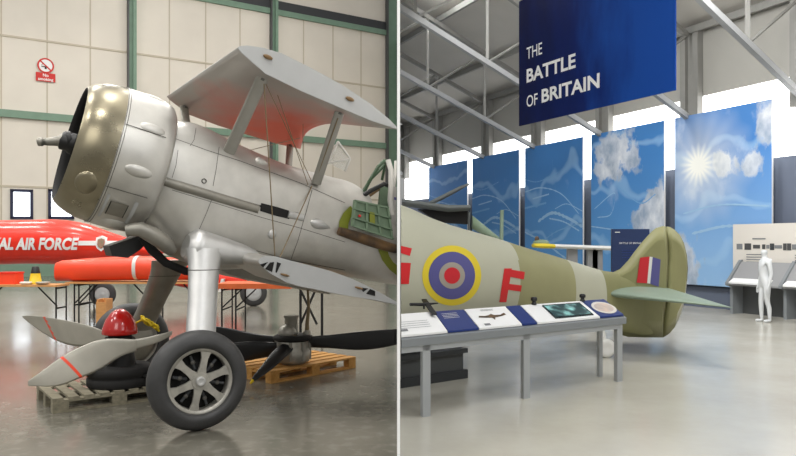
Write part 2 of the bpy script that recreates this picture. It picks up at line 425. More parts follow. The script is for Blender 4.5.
# aft lower body below the open cockpit, with the white fuselage side past the opening
aft = MB()
aus = [-2.30-.1*i for i in range(15)]
sec = [fsec(u,150,390,36,cut=True) for u in aus]; sin_ = [fsec(u,150,390,36,cut=True,inset=.02) for u in aus]
aft.rings(sec,'alu',caps=False,closed=False); aft.rings([list(r) for r in sin_],'cockpit_dark',caps=False,closed=False)
for k in (0,-1): aft.rings([[s_[k] for s_ in sec],[s_[k] for s_ in sin_]],'alu',caps=False,closed=False)
ao = aft.build('aft_fuselage', bip, clip=(-.014,1))
# green ring of the roundel on the side
mb = MB()
decal(mb, bv, ([(350,206),(343,213),(339,221),(338,230)],[(355,212),(350,218),(348,224),(348,232)]),'ring_green',.008,16,3)
mb.build('roundel_ring', bip); mb = MB(); decal(mb, bv, ([(377,240),(378,250),(382,260),(389,269),(398,276)],[(386,242),(387,250),(389,256),(393,262),(398,266)]),'ring_green',.008,24,3)
mb.build('roundel_ring', bip, clip=(-.012,1))
# cockpit: rear bulkhead, coaming roll, hanging door, hoops
mb = MB(); mb.rings([fsec(-2.30,inset=.012),fsec(-2.31,inset=.012)],'cockpit_dark'); mb.build('cockpit_bulkhead', bip)
mb = MB(); mb.tube([W(339,231,.54),W(352,235,.54),W(370,241,.54),W(385,246,.53),W(396,249,.52)],[.045,.055,.06,.055,.05],'leather',12)
mb.build('coaming_roll', bip, clip=(-.014,1))
dr = MB(); q = [(354,200),(351,226),(393,240),(388,207)]
dq = [W(x,y,.60) for x,y in q]; dr.prism(dq, S*-.018, 'cockpit_green'); door = dr.build('cockpit_door', bip)
mb = MB()
def dp(a, b): 
    lo = dq[0].lerp(dq[3],a); hi = dq[1].lerp(dq[2],a); return lo.lerp(hi,b)+S*.012
for a in (.03,.35,.68,.97): mb.beam(dp(a,.0),dp(a,1),.022,.022,'cockpit_green',S)
for b in (.02,.33,.68,.97): mb.beam(dp(0,b),dp(1,b),.018,.022,'cockpit_green',S)
for b in (.36,.71): mb.beam(dp(0,b)+S*.002,dp(1,b)+S*.002,.006,.026,'cockpit_dark',S)
mb.build('door_stiffener', door)
mb = MB(); mb.prism([dp(.42,.30),dp(.55,.30),dp(.55,.66),dp(.42,.66)],S*.014,'ring_green'); mb.build('data_plate', door)
mb = MB(); mb.ell(dp(.16,.55)+S*.01,(FF*.016,UU*.016,S*.02),'red_mark'); mb.build('door_latch', door)
def hoop(pts, r, m, name):
    mb = MB(); mb.tube([W(*p) for p in pts], r, m, 8); return mb.build(name, bip, clip=(-.014,1))
hoop([(363,194,.3),(369,182,.3),(378,167,.28),(384,161,.2),(389,166,.1),(391,182,.0)], .022,'cockpit_dark','canopy_hoop')
hoop([(360,196,.05),(370,180,.05),(382,168,.05),(386,160,.0),(382,180,-.1)], .018,'cockpit_dark','canopy_hoop')
hoop([(388,160,.35),(391,170,.38),(391,185,.4),(390,200,.4),(392,215,.4)], .03,'offwhite','canopy_hoop')
hoop([(396,161,.3),(395.5,175,.32),(393,190,.33),(392,205,.33)], .02,'offwhite','canopy_hoop')
hoop([(361,197,.35),(372,190,.36),(384,184,.36),(392,187,.36)], .026,'black','coaming_edge')
mb = MB(); mb.prism([W(381,186,.25),W(392,188,.25),W(392,222,.25),W(378,214,.25)],S*-.03,'cockpit_green'); mb.build('seat_bulkhead', bip, clip=(-.014,1))
mb = MB(); mb.prism([W(391,186,.40),W(396.6,187,.40),W(396.6,241,.44),W(392,239,.44)],S*-.03,'wing_silver'); 
mb.add([W(394,197,.41),W(396.5,197.5,.41),W(396.5,200.5,.41),W(394,200,.41)],[(0,1,2,3)],'roundel_blue').add([W(394,202,.41),W(396.5,202.5,.41),W(396.5,206,.41),W(394,205,.41)],[(0,1,2,3)],'red_mark')
mb.build('side_panel', bip, clip=(-.014,1))
mb = MB(); mb.tube([W(360,201,.2),W(370,195,.2),W(380,188,.22)],.022,'brown',8); mb.build('harness_strap', bip)
# windscreen
mb = MB()
fr = lambda v: [W(326,163,v) if 0 else W(328,163,v), W(338,142,v), W(344,150,v), W(350,159,v), W(345,171,v)]
a, b = fr(.22), fr(-.05)
for p, q in ((a[0],a[1]),(a[1],a[3]),(a[3],a[4]),(a[1],b[1]),(a[3],b[3]),(b[0],b[1]),(b[1],b[3]),(a[0],a[3])): mb.tube([p,q],.014,'offwhite',6)
ws = mb.build('windscreen', bip)
mb = MB(); mb.prism([a[0],a[1],a[3],a[4]],S*-.008,'glass'); mb.prism([a[1],b[1],b[3],a[3]],V(0,0,-.006),'glass'); mb.build('windscreen_glass', ws)

# cowling
cw = MB()
def ringu(u, r, v=0, w=0, n=64): return [Lc(u, v+r*math.cos(2*math.pi*k/n), w+r*math.sin(2*math.pi*k/n)) for k in range(n)]
rear = [(.43,.668),(.30,.675),(.18,.678),(.06,.668),(-.02,.64),(-.05,.60),(-.03,.585),(.1,.60),(.42,.62)]
cw.rings([ringu(u,r) for u,r in rear],'alu',caps=False)
cbv = bvh_of(cw)
for a in (18,-32): 
    pts = [Lc(u,math.cos(R(a))*(.681),math.sin(R(a))*.681) for u in (.42,.3,.18,.06)]
    cw.tube(pts,.0035,'seam',4)
for u in (.425,.405): cw.tube(ringu(u,.671)+ringu(u,.671)[:1],.003,'seam',4)
cowl = cw.build('engine_cowl', bip)
cf = MB()
front = [(.43,.664),(.52,.655),(.60,.635),(.68,.60),(.73,.565),(.75,.54)]
cf.rings([ringu(u,r) for u,r in front],'bronze',caps=False)
cf.rings([ringu(u,r) for u,r in [(.75,.54),(.745,.525),(.70,.515),(.6,.53),(.45,.60)]],'matte_black',caps=False)
cf.build('collector_ring', bip)
def cblister(a, u, l, w, h, m, name, r0=.66):
    a = R(a); n_ = S*math.cos(a)+UU*math.sin(a); t_ = S*-math.sin(a)+UU*math.cos(a); c = Lc(u,0,0)+n_*r0
    mb = MB(); mb.ell(c,(FF*l,t_*w,n_*h),m,20); mb.build(name, cowl)
cblister(22,.19,.12,.055,.035,'alu','cowl_blister'); cblister(-14,.21,.13,.06,.035,'alu','cowl_blister')
cblister(-36,.56,.11,.12,.05,'bronze','cowl_blister',.62); cblister(66,.20,.12,.055,.03,'alu','cowl_blister')
cblister(-70,.2,.14,.08,.05,'alu','cowl_blister')
# lower access window strips
mb = MB()
def cq(a0,a1,u0,u1,r,m):
    n=6; A=[Lc(u0,math.cos(R(a0+(a1-a0)*i/n))*r,math.sin(R(a0+(a1-a0)*i/n))*r) for i in range(n+1)]; B=[Lc(u1,math.cos(R(a0+(a1-a0)*i/n))*r,math.sin(R(a0+(a1-a0)*i/n))*r) for i in range(n+1)]
    mb.add(A+B,[(i,i+1,n+2+i,n+1+i) for i in range(n)],m,True)
cq(-64,-38,.36,.385,.682,'rib_grey'); cq(-64,-38,.11,.145,.682,'rib_grey')
mb.build('cowl_strap', cowl)
mb = MB(); cq(-58,-43,.18,.34,.680,'alu_dark'); cq(-58,-43,.33,.34,.6815,'black'); cq(-58,-43,.18,.188,.6815,'black'); mb.build('access_hatch', cowl)
# engine inside
en = MB(); en.lathe(Lc(.30,0,0),FF,[(0,.30),(.18,.29),(.25,.22),(.30,.14),(.36,.11),(.42,.10)],'matte_black',32)
eng = en.build('radial_engine', bip)
for k in range(9):
    a = 2*math.pi*k/9+.2; d = S*math.cos(a)+UU*math.sin(a); mb = MB(); prof = []
    for i in range(8): prof += [(.22+i*.035,.085),(.235+i*.035,.085),(.237+i*.035,.07),(.253+i*.035,.07)]
    mb.lathe(Lc(.42,0,0),d,prof,'matte_black',14); mb.build('engine_cylinder', eng)
mb = MB(); mb.lathe(Lc(.28,0,0),FF,[(0,.56),(.01,.56)],'matte_black',32); mb.build('baffle_plate', eng)
mb = MB(); mb.lathe(Lc(.62,0,0),FF,[(0,.10),(.12,.10),(.14,.085),(.2,.085),(.22,.05)],'black',24)
a_, b_ = uw(75,149,0), uw(37,141,0)
ax0 = Lc(.80,0,-.0); ax1 = W(38,142,0); axd = (ax1-ax0).normalized(); Lx = (ax1-ax0).length
mb.lathe(ax0,axd,[(-.02,.075),(.02,.07),(.04,.05),(Lx*.35,.042),(Lx*.65,.036),(Lx*.8,.030),(Lx*.82,.04),(Lx,.038),(Lx+.01,.02)],'alu_dark',20)
mb.lathe(ax0,axd,[(-.06,.09),(-.02,.09),(-.015,.075)],'black',20)
mb.build('propeller_shaft', bip)
# exhaust / oil cooler duct under cowl
mb = MB(); q = [(109,246),(130,239),(143,234),(150,240),(140,250),(128,258),(112,256)]
mb.prism([W(x,y,.12) for x,y in q], S*-.34,'black'); mb.build('oil_cooler_duct', bip)
mb = MB(); mb.tube([W(143,236,.25),W(152,250,.25),(W(166,263,.25)),W(185,271,.25),W(215,276,.3)],[.05,.045,.04,.04,.035],'matte_black',10); mb.build('exhaust_pipe', bip)
mb = MB(); mb.tube([W(126,230,.42),W(140,229,.46),W(153,235,.47),W(166,244,.44),W(172,252,.40)],[.055,.07,.08,.075,.05],'alu_dark',14); mb.build('exhaust_fairing', bip)
# cowl rear lower fairing to fuselage
# undercarriage legs
def leg(name, top, bot, r0, r1, m):
    mb = MB(); d = (bot-top); rs = []
    for i in range(11):
        t = i/10; p = top+d*t; r = r0+(r1-r0)*smoothstep(t*1.6)
        if t < .25: r += (r0*.25)*(1-t/.25)**2
        rs.append([p+Fh*math.cos(2*math.pi*k/24)*r*1.15+S*math.sin(2*math.pi*k/24)*r*.75 for k in range(24)])
    mb.rings(rs, m); 
    for t in (.22,.24): 
        p = top+d*t; r = r0+(r1-r0)*smoothstep(t*1.6)+.003
        rr = [p+Fh*math.cos(2*math.pi*k/24)*r*1.15+S*math.sin(2*math.pi*k/24)*r*.75 for k in range(25)]
        if t < .23: mb.tube(rr,.004,'seam',4)
    return mb.build(name, bip)
legn = leg('undercarriage_leg', W(205,248,.62), W(200,352,1.04), .128, .115, 'alu_leg')
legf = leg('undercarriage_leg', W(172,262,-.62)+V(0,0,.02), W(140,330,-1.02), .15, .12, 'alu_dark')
mb = MB()
rs = []
for i in range(12):   # dome fairing at the head of the near leg blending into the lower wing root
    t = i/11; c = W(185+t*75, 247+t*12, .52+.06*t); rr = .17*(1-t)**.5+.03 ; rs.append([c+(UU*math.cos(2*math.pi*k/20)*rr*(1.0 if math.cos(2*math.pi*k/20)>0 else .8)+S*math.sin(2*math.pi*k/20)*rr*1.1)*(1 if i else .6) for k in range(20)])
mb.rings(rs,'alu_leg'); mb.build('leg_fairing', bip)
mb = MB(); mb.ell(W(204,250,.56),(Fh*.165,UU*.15,S*.15),'alu_leg',24); mb.build('leg_shoulder', bip)
# wheels
def wheel(center, ax, r, w, tyre_r, name='wheel', parent=bip, spokes=6):
    t = MB(); prof = []
    for i in range(17):
        q = math.pi*(-.5+i/16*1.0)*1.15; prof.append((math.sin(q)*w/2*1.02, r-tyre_r+tyre_r*max(0,math.cos(q))**.75 if abs(q) < math.pi/2 else r-tyre_r-.01))
    prof += [(w/2*.75, r-tyre_r-.02)]; prof.insert(0,(-w/2*.75, r-tyre_r-.02))
    t.lathe(center, ax, prof, 'rubber', 56, caps=False); tyre = t.build('tyre', parent)
    rim_r = r-tyre_r
    hb = MB(); x = ax.cross(V(0,0,1)).normalized(); y = x.cross(ax)*-1
    off = w*.30
    hb.lathe(center, ax, [(-off,rim_r-.005),(off,rim_r+.006),(off+.012,rim_r),(off+.012,rim_r-.045),(off-.02,rim_r-.05),(-off,rim_r-.05)],'wheel_metal',48,caps=False)
    rr = rim_r-.04
    for k in range(spokes):
        a = 2*math.pi*k/spokes+R(18); d = x*math.cos(a)+y*math.sin(a); e = x*-math.sin(a)+y*math.cos(a)
        z0, z1 = off-.02, off+.006
        w0, w1 = .042, .026
        def row(rad, ww, z): return [center+ax*z+d*rad-e*ww, center+ax*z+d*rad+e*ww]
        st = [(.05,.042),(rr*.45,.029),(rr*.75,.028),(rr*.92,.04),(rr*1.02,.065)]
        rs = [row(a_,b_,z0)+row(a_,b_,z1)[::-1] for a_,b_ in st]
        hb.rings(rs,'wheel_metal',smooth=False)
    hb.lathe(center, ax, [(-.0,.075),(off,.075),(off+.012,.07)],'wheel_metal',24)
    rim = hb.build('wheel_rim', parent)
    c = MB(); c.lathe(center+ax*(off+.01), ax, [(0,.042),(.022,.04),(.026,.03),(.02,.015)],'alu_leg',20); c.build('hub_cap', rim)
    bk = MB(); bk.lathe(center, ax, [(-.05,rim_r*.9),(-.03,rim_r*.9),(-.02,rim_r*.55),(.01,rim_r*.5)],'matte_black',32)
    for k in range(6):
        a = 2*math.pi*k/6+R(18+30); d = x*math.cos(a)+y*math.sin(a)
        bk.tube([center+ax*.015+d*rim_r*.35,center+ax*.015+d*rim_r*.75],.014,'plinth_dark',8); bk.ell(center+ax*.02+d*rim_r*.55,(ax*.012,x*.022,y*.022),'seam',8)
    bk.build('brake_drum', parent)
wheel(WN+V(0,0,.426)+S*.0, S, .426, .20, .13)
FWl = V(-3.146,8.25,.44)
wheel(FWl, S, .44, .20, .13)
mb = MB(); mb.lathe(FWl, S, [(.06,.26),(.10,.24),(.13,.15),(.14,.02)],'alu_dark',32); mb.build('wheel_disc', bip)
mb = MB(); mb.tube([WN+V(0,0,.426)-S*.16,WN+V(0,0,.426)+S*.05],.05,'wheel_metal',14); mb.build('axle', bip)
mb = MB(); mb.tube([FWl+S*.20,FWl-S*.05],.05,'wheel_metal',14); mb.build('axle', bip)

# upper wing centre section: underside doped silver, noisily blended to red around one point
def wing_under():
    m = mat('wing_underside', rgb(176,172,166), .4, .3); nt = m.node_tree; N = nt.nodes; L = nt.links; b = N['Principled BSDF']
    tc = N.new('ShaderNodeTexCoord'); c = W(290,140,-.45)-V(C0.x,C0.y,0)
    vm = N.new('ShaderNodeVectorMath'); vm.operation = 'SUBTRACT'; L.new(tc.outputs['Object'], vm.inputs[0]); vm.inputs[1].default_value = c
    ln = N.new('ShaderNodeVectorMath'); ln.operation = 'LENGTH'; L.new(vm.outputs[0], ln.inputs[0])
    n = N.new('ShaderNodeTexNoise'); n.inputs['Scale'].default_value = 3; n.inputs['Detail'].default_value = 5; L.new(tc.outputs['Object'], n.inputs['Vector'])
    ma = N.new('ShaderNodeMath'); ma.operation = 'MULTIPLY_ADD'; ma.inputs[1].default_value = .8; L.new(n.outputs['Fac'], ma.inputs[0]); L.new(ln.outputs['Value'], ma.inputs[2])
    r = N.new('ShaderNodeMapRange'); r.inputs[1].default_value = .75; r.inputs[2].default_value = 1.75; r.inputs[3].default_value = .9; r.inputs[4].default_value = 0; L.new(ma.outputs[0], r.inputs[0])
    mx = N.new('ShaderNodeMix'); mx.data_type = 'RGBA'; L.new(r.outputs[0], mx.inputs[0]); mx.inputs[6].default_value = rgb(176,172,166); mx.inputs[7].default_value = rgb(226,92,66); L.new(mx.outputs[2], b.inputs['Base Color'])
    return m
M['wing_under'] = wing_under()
top_px = [(237,48),(239,46.6),(247,46),(262,48),(281,53.6),(311,68.6),(341,85),(371,105),(388,119),(397,128)]
bot_px = [(397,129.5),(388,126.5),(371,121),(341,108.5),(300,91),(265,74),(250,61),(241,53)]
near = [uw(x,y,.9) for x,y in top_px+bot_px]
nle = near[0]; nte = near[9]
rs = []; TE = {.9:uw(397,129,.9)[0]}
vte = [(-.9,uw(300,150,-.9)[0]),(-.6,uw(301,146,-.6)[0]),(-.3,uw(304,140,-.3)[0]),(0,uw(313,135,0)[0]),(.3,uw(330,132,.3)[0]),(.6,uw(363,130.5,.6)[0]),(.9,nte[0])]
fle = uw(166,99,-.9); fte = uw(300,150,-.9)
def wsec(v):
    k = (v+.9)/1.8
    le = Vector((fle[0]+(nle[0]-fle[0])*k, fle[1]+.03+(nle[1]-fle[1]-.03)*k)); te_w = fte[1]+.03+(nte[1]-fte[1]-.03)*k
    te_u0 = fte[0]+(nte[0]-fte[0])*k; te_u = sinterp(v,[a for a,b in vte],[b for a,b in vte])
    out = []
    for (u,w) in near:
        c = (u-nle[0])/(nte[0]-nle[0]); base = nle[1]+(nte[1]-nle[1])*c
        uu = le[0]+(te_u-le[0])*c; bw = le[1]+(te_w-le[1])*(uu-le[0])/(te_u0-le[0])
        out.append(Lc(uu, v, bw+(w-base)))
    return out
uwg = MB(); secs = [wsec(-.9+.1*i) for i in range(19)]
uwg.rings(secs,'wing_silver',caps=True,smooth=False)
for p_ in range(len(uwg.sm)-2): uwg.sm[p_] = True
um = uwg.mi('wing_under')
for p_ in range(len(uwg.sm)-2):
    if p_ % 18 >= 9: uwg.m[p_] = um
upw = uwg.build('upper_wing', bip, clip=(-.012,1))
# the red blend is on the underside faces only
mb = MB(); mb.prism([p+S*.004 for p in wsec(.9)],S*.012,'rib_grey'); mb.build('end_rib', upw, clip=(-.012,1))
mb = MB()
for px,py in ((268,57),(350,99)):
    mb = MB(); c = W(px,py,.93); mb.ell(c,(FF*.05,UU*.022,S*.02),'brown',10); mb.build('spar_fitting', upw)
# struts
def strut(a, b, c, t, name='cabane_strut', m='strut_grey'):
    mb = MB(); d = (b-a).normalized(); ch = (FF-d*FF.dot(d)).normalized(); n_ = ch.cross(d); rs = []
    for p in (a, b): rs.append([p+ch*math.cos(2*math.pi*k/16)*c+n_*math.sin(2*math.pi*k/16)*t for k in range(16)])
    mb.rings(rs, m); mb.tube([a-d*.0,a+d*.03],.03,'seam',8); mb.build(name, bip)
strut(W(263,77,.78),W(228,154,.40),.062,.022); strut(W(340,111,.78),W(316,184,.44),.055,.022)
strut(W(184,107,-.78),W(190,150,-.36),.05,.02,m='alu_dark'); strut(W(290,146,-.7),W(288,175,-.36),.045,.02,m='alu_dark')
mb = MB()
for a, b in (((264,84,.80),(275,257,.82)),((312,186,.47),(280,257,.82)),((338,118,.78),(316,180,.47))): mb.tube([W(*a),W(*b)],.006,'wire',6)
mb.build('flying_wire', bip)
mb = MB()
for a, b in (((266,84,.78),(312,182,.42)),((303,119,0),(303,160,0.1)),((230,155,.42),(300,138,-.5)),((276,90,.6),(308,185,.45)),((335,115,.75),(322,160,.3))): mb.tube([W(*a),W(*b)],.004,'wire',6)
mb.build('cabane_wire', bip)

# lower wing stub
ltop = [(258,262),(260,258),(266,255.5),(276,256.5),(288,260),(308,265),(330,271),(352,279),(375,290),(398,303)]
lbot = [(398,305),(375,300),(352,296.5),(330,292.5),(314,289),(300,286.5),(286,282.5),(269,273),(261,266)]
lr = [uw(x,y,1.0) for x,y in ltop+lbot]; lle = lr[0]; lte = lr[9]
rle = uw(222,256,.45)
def lsec(v):
    k = (v-.38)/.62; out = []; du = (rle[0]-lle[0])*(1-k); 
    for u, w in lr:
        c = (u-lle[0])/(lte[0]-lle[0]); out.append(Lc(u+du*(1-c)*.6, v, w+(.02 if k < .5 else 0)*(1-k)))
    return out
lw = MB(); lw.rings([lsec(.38+.062*i) for i in range(11)],'alu',caps=True,smooth=False)
for p_ in range(len(lw.sm)-2): lw.sm[p_] = True
lwg = lw.build('lower_wing', bip, clip=(-.012,1))
mb = MB(); rp = [p+S*.004 for p in lsec(1.0)]; mb.prism(rp,S*.012,'rib_grey'); mb.build('end_rib', lwg, clip=(-.012,1))
mb = MB()
for tri in ([(260,264.5),(268,262),(263,267.5)],[(265,269),(270,262.5),(274,262),(272,272)],[(275.5,272.5),(277,262),(281,263.5),(276.5,272.8)],
            [(361,287.5),(368,288.5),(363,292)],[(370,289),(375,291),(375,296),(366,293.8)]):
    mb = MB(); mb.prism([W(x,y,1.018) for x,y in tri], S*.004,'matte_black'); mb.build('rib_opening', lwg)
mb = MB()
for px,py in ((285,275),(359,288)): mb = MB(); mb.ell(W(px,py,1.03),(FF*.05,UU*.012,S*.015),'brown',10); mb.build('spar_fitting', lwg)
# far side lower wing stub (mirror)
mb = MB(); rs = []
for i in range(7):
    v = -.38-.1*i; rs.append([Lc(u+.1, v, w) for u, w in lr])
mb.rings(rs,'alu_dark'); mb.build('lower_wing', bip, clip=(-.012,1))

# ================================================================== PALLETS AND PROPELLERS
def pallet(name, label, origin, ang, Lp, Dp, m, n):
    t = thing(name, label, 'pallet', (origin[0],origin[1],0)); X = Matrix.Translation(V(origin[0],origin[1],0)) @ Matrix.Rotation(R(ang),4,'Z')
    for i in range(n):
        w = Lp/n*.68; x = i*(Lp-w)/(n-1); mb = MB(); mb.box((x,0,.118),(x+w,Dp,.14),m,X); mb.build('deck_board', t)
    for y in (0,Dp/2-.05,Dp-.1):
        mb = MB(); mb.box((0,y,.0965),(Lp,y+.1,.1175),m,X); mb.build('stringer_board', t)
        for x in (0,Lp/2-.07,Lp-.14):
            mb = MB(); mb.box((x,y,.021),(x+.14,y+.1,.096),m,X); mb.build('block', t)
        mb = MB(); mb.box((0,y,0),(Lp,y+.1,.0205),m,X); mb.build('base_board', t)
    return t, X
p1, X1 = pallet('pallet', 'weathered grey wooden pallet under the grey propeller and red spinner', (-3.21,6.51), 37, 1.2,.8,'pallet_grey',9)
X2 = None
def pallet2():
    global X2
    o = (-1.43,7.89); t = thing('pallet', 'yellow new wood pallet under the black propeller hub', 'pallet', (o[0],o[1],0)); X = Matrix.Translation(V(o[0],o[1],0)) @ Matrix.Rotation(R(49),4,'Z'); X2 = X
    Lp, Dp = 1.36, .8
    for i in range(5):
        w = .12; y = i*(Dp-w)/4; mb = MB(); mb.box((0,y,.118),(Lp,y+w,.14),'pallet_yellow',X); mb.build('deck_board', t)
    for x in (0,Lp/2-.06,Lp-.12):
        mb = MB(); mb.box((x,0,.0965),(x+.12,Dp,.1175),'pallet_yellow',X); mb.build('stringer_board', t)
        for y in (0,Dp/2-.05,Dp-.1):
            mb = MB(); mb.box((x,y,.021),(x+.12,y+.1,.096),'pallet_yellow',X); mb.build('block', t)
    for y in (0,Dp/2-.05,Dp-.1):
        mb = MB(); mb.box((0,y,0),(Lp,y+.1,.0205),'pallet_yellow',X); mb.build('base_board', t)
pallet2()
# propeller with red spinner
hub = V((120-CX)/F_PX*7.2,7.2,0)
pr = thing('propeller', 'grey bladed propeller with red spinner and red blade stripes lying on the grey pallet', 'propeller', hub+V(0,0,.14))
mb = MB(); mb.lathe(hub+V(0,0,.665), V(0,0,1), [(-.01,.17),(0,.180),(.05,.172),(.10,.156),(.15,.132),(.19,.104),(.22,.075),(.245,.035),(.25,.004)],'red_spinner',40)
for k in range(3):
    a = k*2.1+.3; mb.beam(hub+V(math.cos(a)*.165,math.sin(a)*.165,.72),hub+V(math.cos(a)*.13,math.sin(a)*.13,.80),.01,.01,'red_panel')
mb.build('spinner', pr)
mb = MB(); mb.lathe(hub, V(0,0,1), [(.50,.12),(.53,.16),(.57,.16),(.60,.12),(.66,.11)],'matte_black',32); mb.lathe(hub, V(0,0,1), [(.14,.16),(.40,.15),(.52,.13)],'black',24)
for k in range(6): mb.ell(hub+V(math.cos(k*1.05)*.14,math.sin(k*1.05)*.14,.60),(V(.02,0,0),V(0,.02,0),V(0,0,.03)),'seam',8)
mb.build('hub', pr)
mb = MB(); mb.lathe(hub, V(0,0,1), [(.14,.31),(.155,.32),(.22,.32),(.235,.30),(.25,.32),(.32,.32),(.335,.30),(.345,.14)],'matte_black',40); mb.build('hub_stand', pr)
def blade(parent, A, B, Ys, th_, m, nrm, clip=None):
    a = [P(x,y,Y) for (x,y),Y in zip(A,Ys)]; b = [P(x,y,Y) for (x,y),Y in zip(B,Ys)]
    n = 16; T = list(range(len(a))); aa=[];bb=[];tt=[]
    for i in range(n+1):
        t = i/n*(len(a)-1)
        aa.append(V(*[sinterp(t,T,[p[k] for p in a]) for k in range(3)])); bb.append(V(*[sinterp(t,T,[p[k] for p in b]) for k in range(3)])); tt.append(max(.002,sinterp(t,T,th_)))
    mb = MB(); mb.lens(aa,bb,tt,nrm,m,12); o = mb.build('blade', parent, clip=clip); return o, aa, bb, tt
def stripe(par, aa, bb, tt, i, m, nrm, dt=.45):
    mb = MB(); q = []
    for t in (i-dt/2, i+dt/2):
        k = int(t); f = t-k; q.append((aa[k].lerp(aa[k+1],f), bb[k].lerp(bb[k+1],f), tt[k]*(1-f)+tt[k+1]*f+.002))
    mb.lens([c[0]+(c[0]-c[1])*.004 for c in q],[c[1]-(c[0]-c[1])*.004 for c in q],[c[2] for c in q],nrm,m,12); mb.build('blade_stripe', par)
up = V(.1,-.45,.9).normalized()
o_, aa, bb, tt = blade(pr,[(112,337),(95,327.5),(70,321),(45,317),(30,315.5),(22,316)],[(114,343),(100,345),(78,346.5),(57,341),(36,328),(23,318)],[7.2,7.35,7.6,7.9,8.1,8.2],[.05,.03,.022,.016,.01,.003],'blade_grey',up)
stripe(o_,aa,bb,tt,9.8,'red_panel',up)
o_, aa, bb, tt = blade(pr,[(136,341),(104,339),(80,347),(60,358),(42,371),(28,381)],[(136,350),(120,357),(100,370),(80,378),(58,386),(28,386)],[6.98,6.96,6.92,6.86,6.8,6.75],[.05,.03,.022,.016,.01,.003],'blade_grey',up)
stripe(o_,aa,bb,tt,9.4,'red_panel',up)
blade(pr,[(112,341),(135,340),(158,335),(172,331)],[(112,350),(135,348.5),(158,342),(172,335)],[6.98,6.98,7.0,7.05],[.05,.03,.02,.01],'blade_grey',up)
mb = MB(); X = X1; mb.box((.86,.06,.141),(1.12,.30,.24),'matte_black',X); mb.box((.84,.04,.24),(1.14,.32,.26),'black',X)
tag(mb.build('battery_box'),'small matte black box on the grey pallet beside the near wheel','box')
# yellow strap on far leg
mb = MB(); random.seed(3)
for k in range(7):
    pts = []
    for i in range(9):
        pts.append(P(142+i*2.0+random.uniform(-1.5,1.5), 318+random.uniform(-3,3)+i*1.3, 7.42+random.uniform(-.05,.03)))
    mb.tube(pts,.012,'rope',6)
c_ = P(142,318,7.55)
mb.tube([P(128,329,7.40),P(134,324,7.40),P(142,320,7.40)],.012,'rope',6)
tag(mb.build('yellow_strap'),'knotted yellow webbing strap tied round the foot of the far undercarriage leg','strap')

# black propeller
h2 = V((293-CX)/F_PX*8.4,8.4,0)
p2 = thing('propeller', 'black four bladed propeller with dull metal hub lying on the yellow pallet', 'propeller', h2+V(0,0,.14))
mb = MB(); mb.lathe(h2, V(0,0,1), [(.14,.12),(.18,.2),(.30,.21),(.34,.19),(.44,.20),(.48,.16)],'wheel_metal',32)
for k in range(8): a = k*.785; mb.tube([h2+V(math.cos(a)*.2,math.sin(a)*.2,.2),h2+V(math.cos(a)*.2,math.sin(a)*.2,.42)],.02,'alu_dark',8)
mb.build('hub', p2)
mb = MB(); mb.lathe(h2, V(0,0,1), [(.42,.20),(.44,.235),(.47,.235),(.49,.20)],'matte_black',32); mb.build('hub_ring', p2)
mb = MB(); mb.ell(h2+V(-.06,-.04,.52),(V(.11,0,0),V(0,.11,0),V(0,0,.1)),'wheel_metal',20); mb.lathe(h2+V(-.02,0,0), V(0,0,1), [(.48,.08),(.68,.08),(.70,.092),(.72,.092)],'alu_dark',24); mb.build('pitch_dome', p2)
mb = MB(); mb.tube([h2+V(.17,0,.45),h2+V(.17,0,.62),h2+V(.19,0,.82),h2+V(.175,0,1.05)],[.035,.024,.018,.014],'wire',10); mb.ell(h2+V(.17,0,.5),(V(.05,0,0),V(0,.05,0),V(0,0,.06)),'wheel_metal',12); mb.build('lifting_rod', p2)
up2 = V(.1,-.5,.85).normalized()
blade(p2,[(308,338),(330,335),(355,332),(378,330),(405,328.5)],[(308,346),(330,348),(355,350),(378,348.5),(405,343)],[8.4]*5,[.06,.035,.025,.02,.015],'blade_black',up2,clip=(-.012,1))
blade(p2,[(280,338),(262,335),(243,331),(222,327),(200,325)],[(280,345),(262,347),(243,346),(222,339),(200,327)],[8.4,8.5,8.6,8.75,8.9],[.06,.035,.025,.016,.01],'blade_black',up2)
blade(p2,[(280,344),(262,342),(240,342),(215,346),(195,350)],[(280,353),(262,358),(240,362),(215,364),(195,356)],[8.4,8.35,8.3,8.25,8.2],[.06,.035,.025,.016,.01],'blade_black',up2)
up3 = V(.6,-.5,.6).normalized()
o_, aa, bb, tt = blade(p2,[(284,342),(272,352),(262,365),(254,375),(249.5,383)],[(296,347),(286,357),(271,370),(258,379),(250.5,384.5)],[8.3,8.05,7.8,7.6,7.5],[.05,.03,.02,.012,.004],'blade_black',up3)
mb = MB(); mb.lens([aa[14]+up3*.004,aa[16]+up3*.004],[bb[14]+up3*.004,bb[16]+up3*.004],[tt[14]+.004,tt[16]+.004],up3,'yellow',12); mb.build('blade_tip', o_)

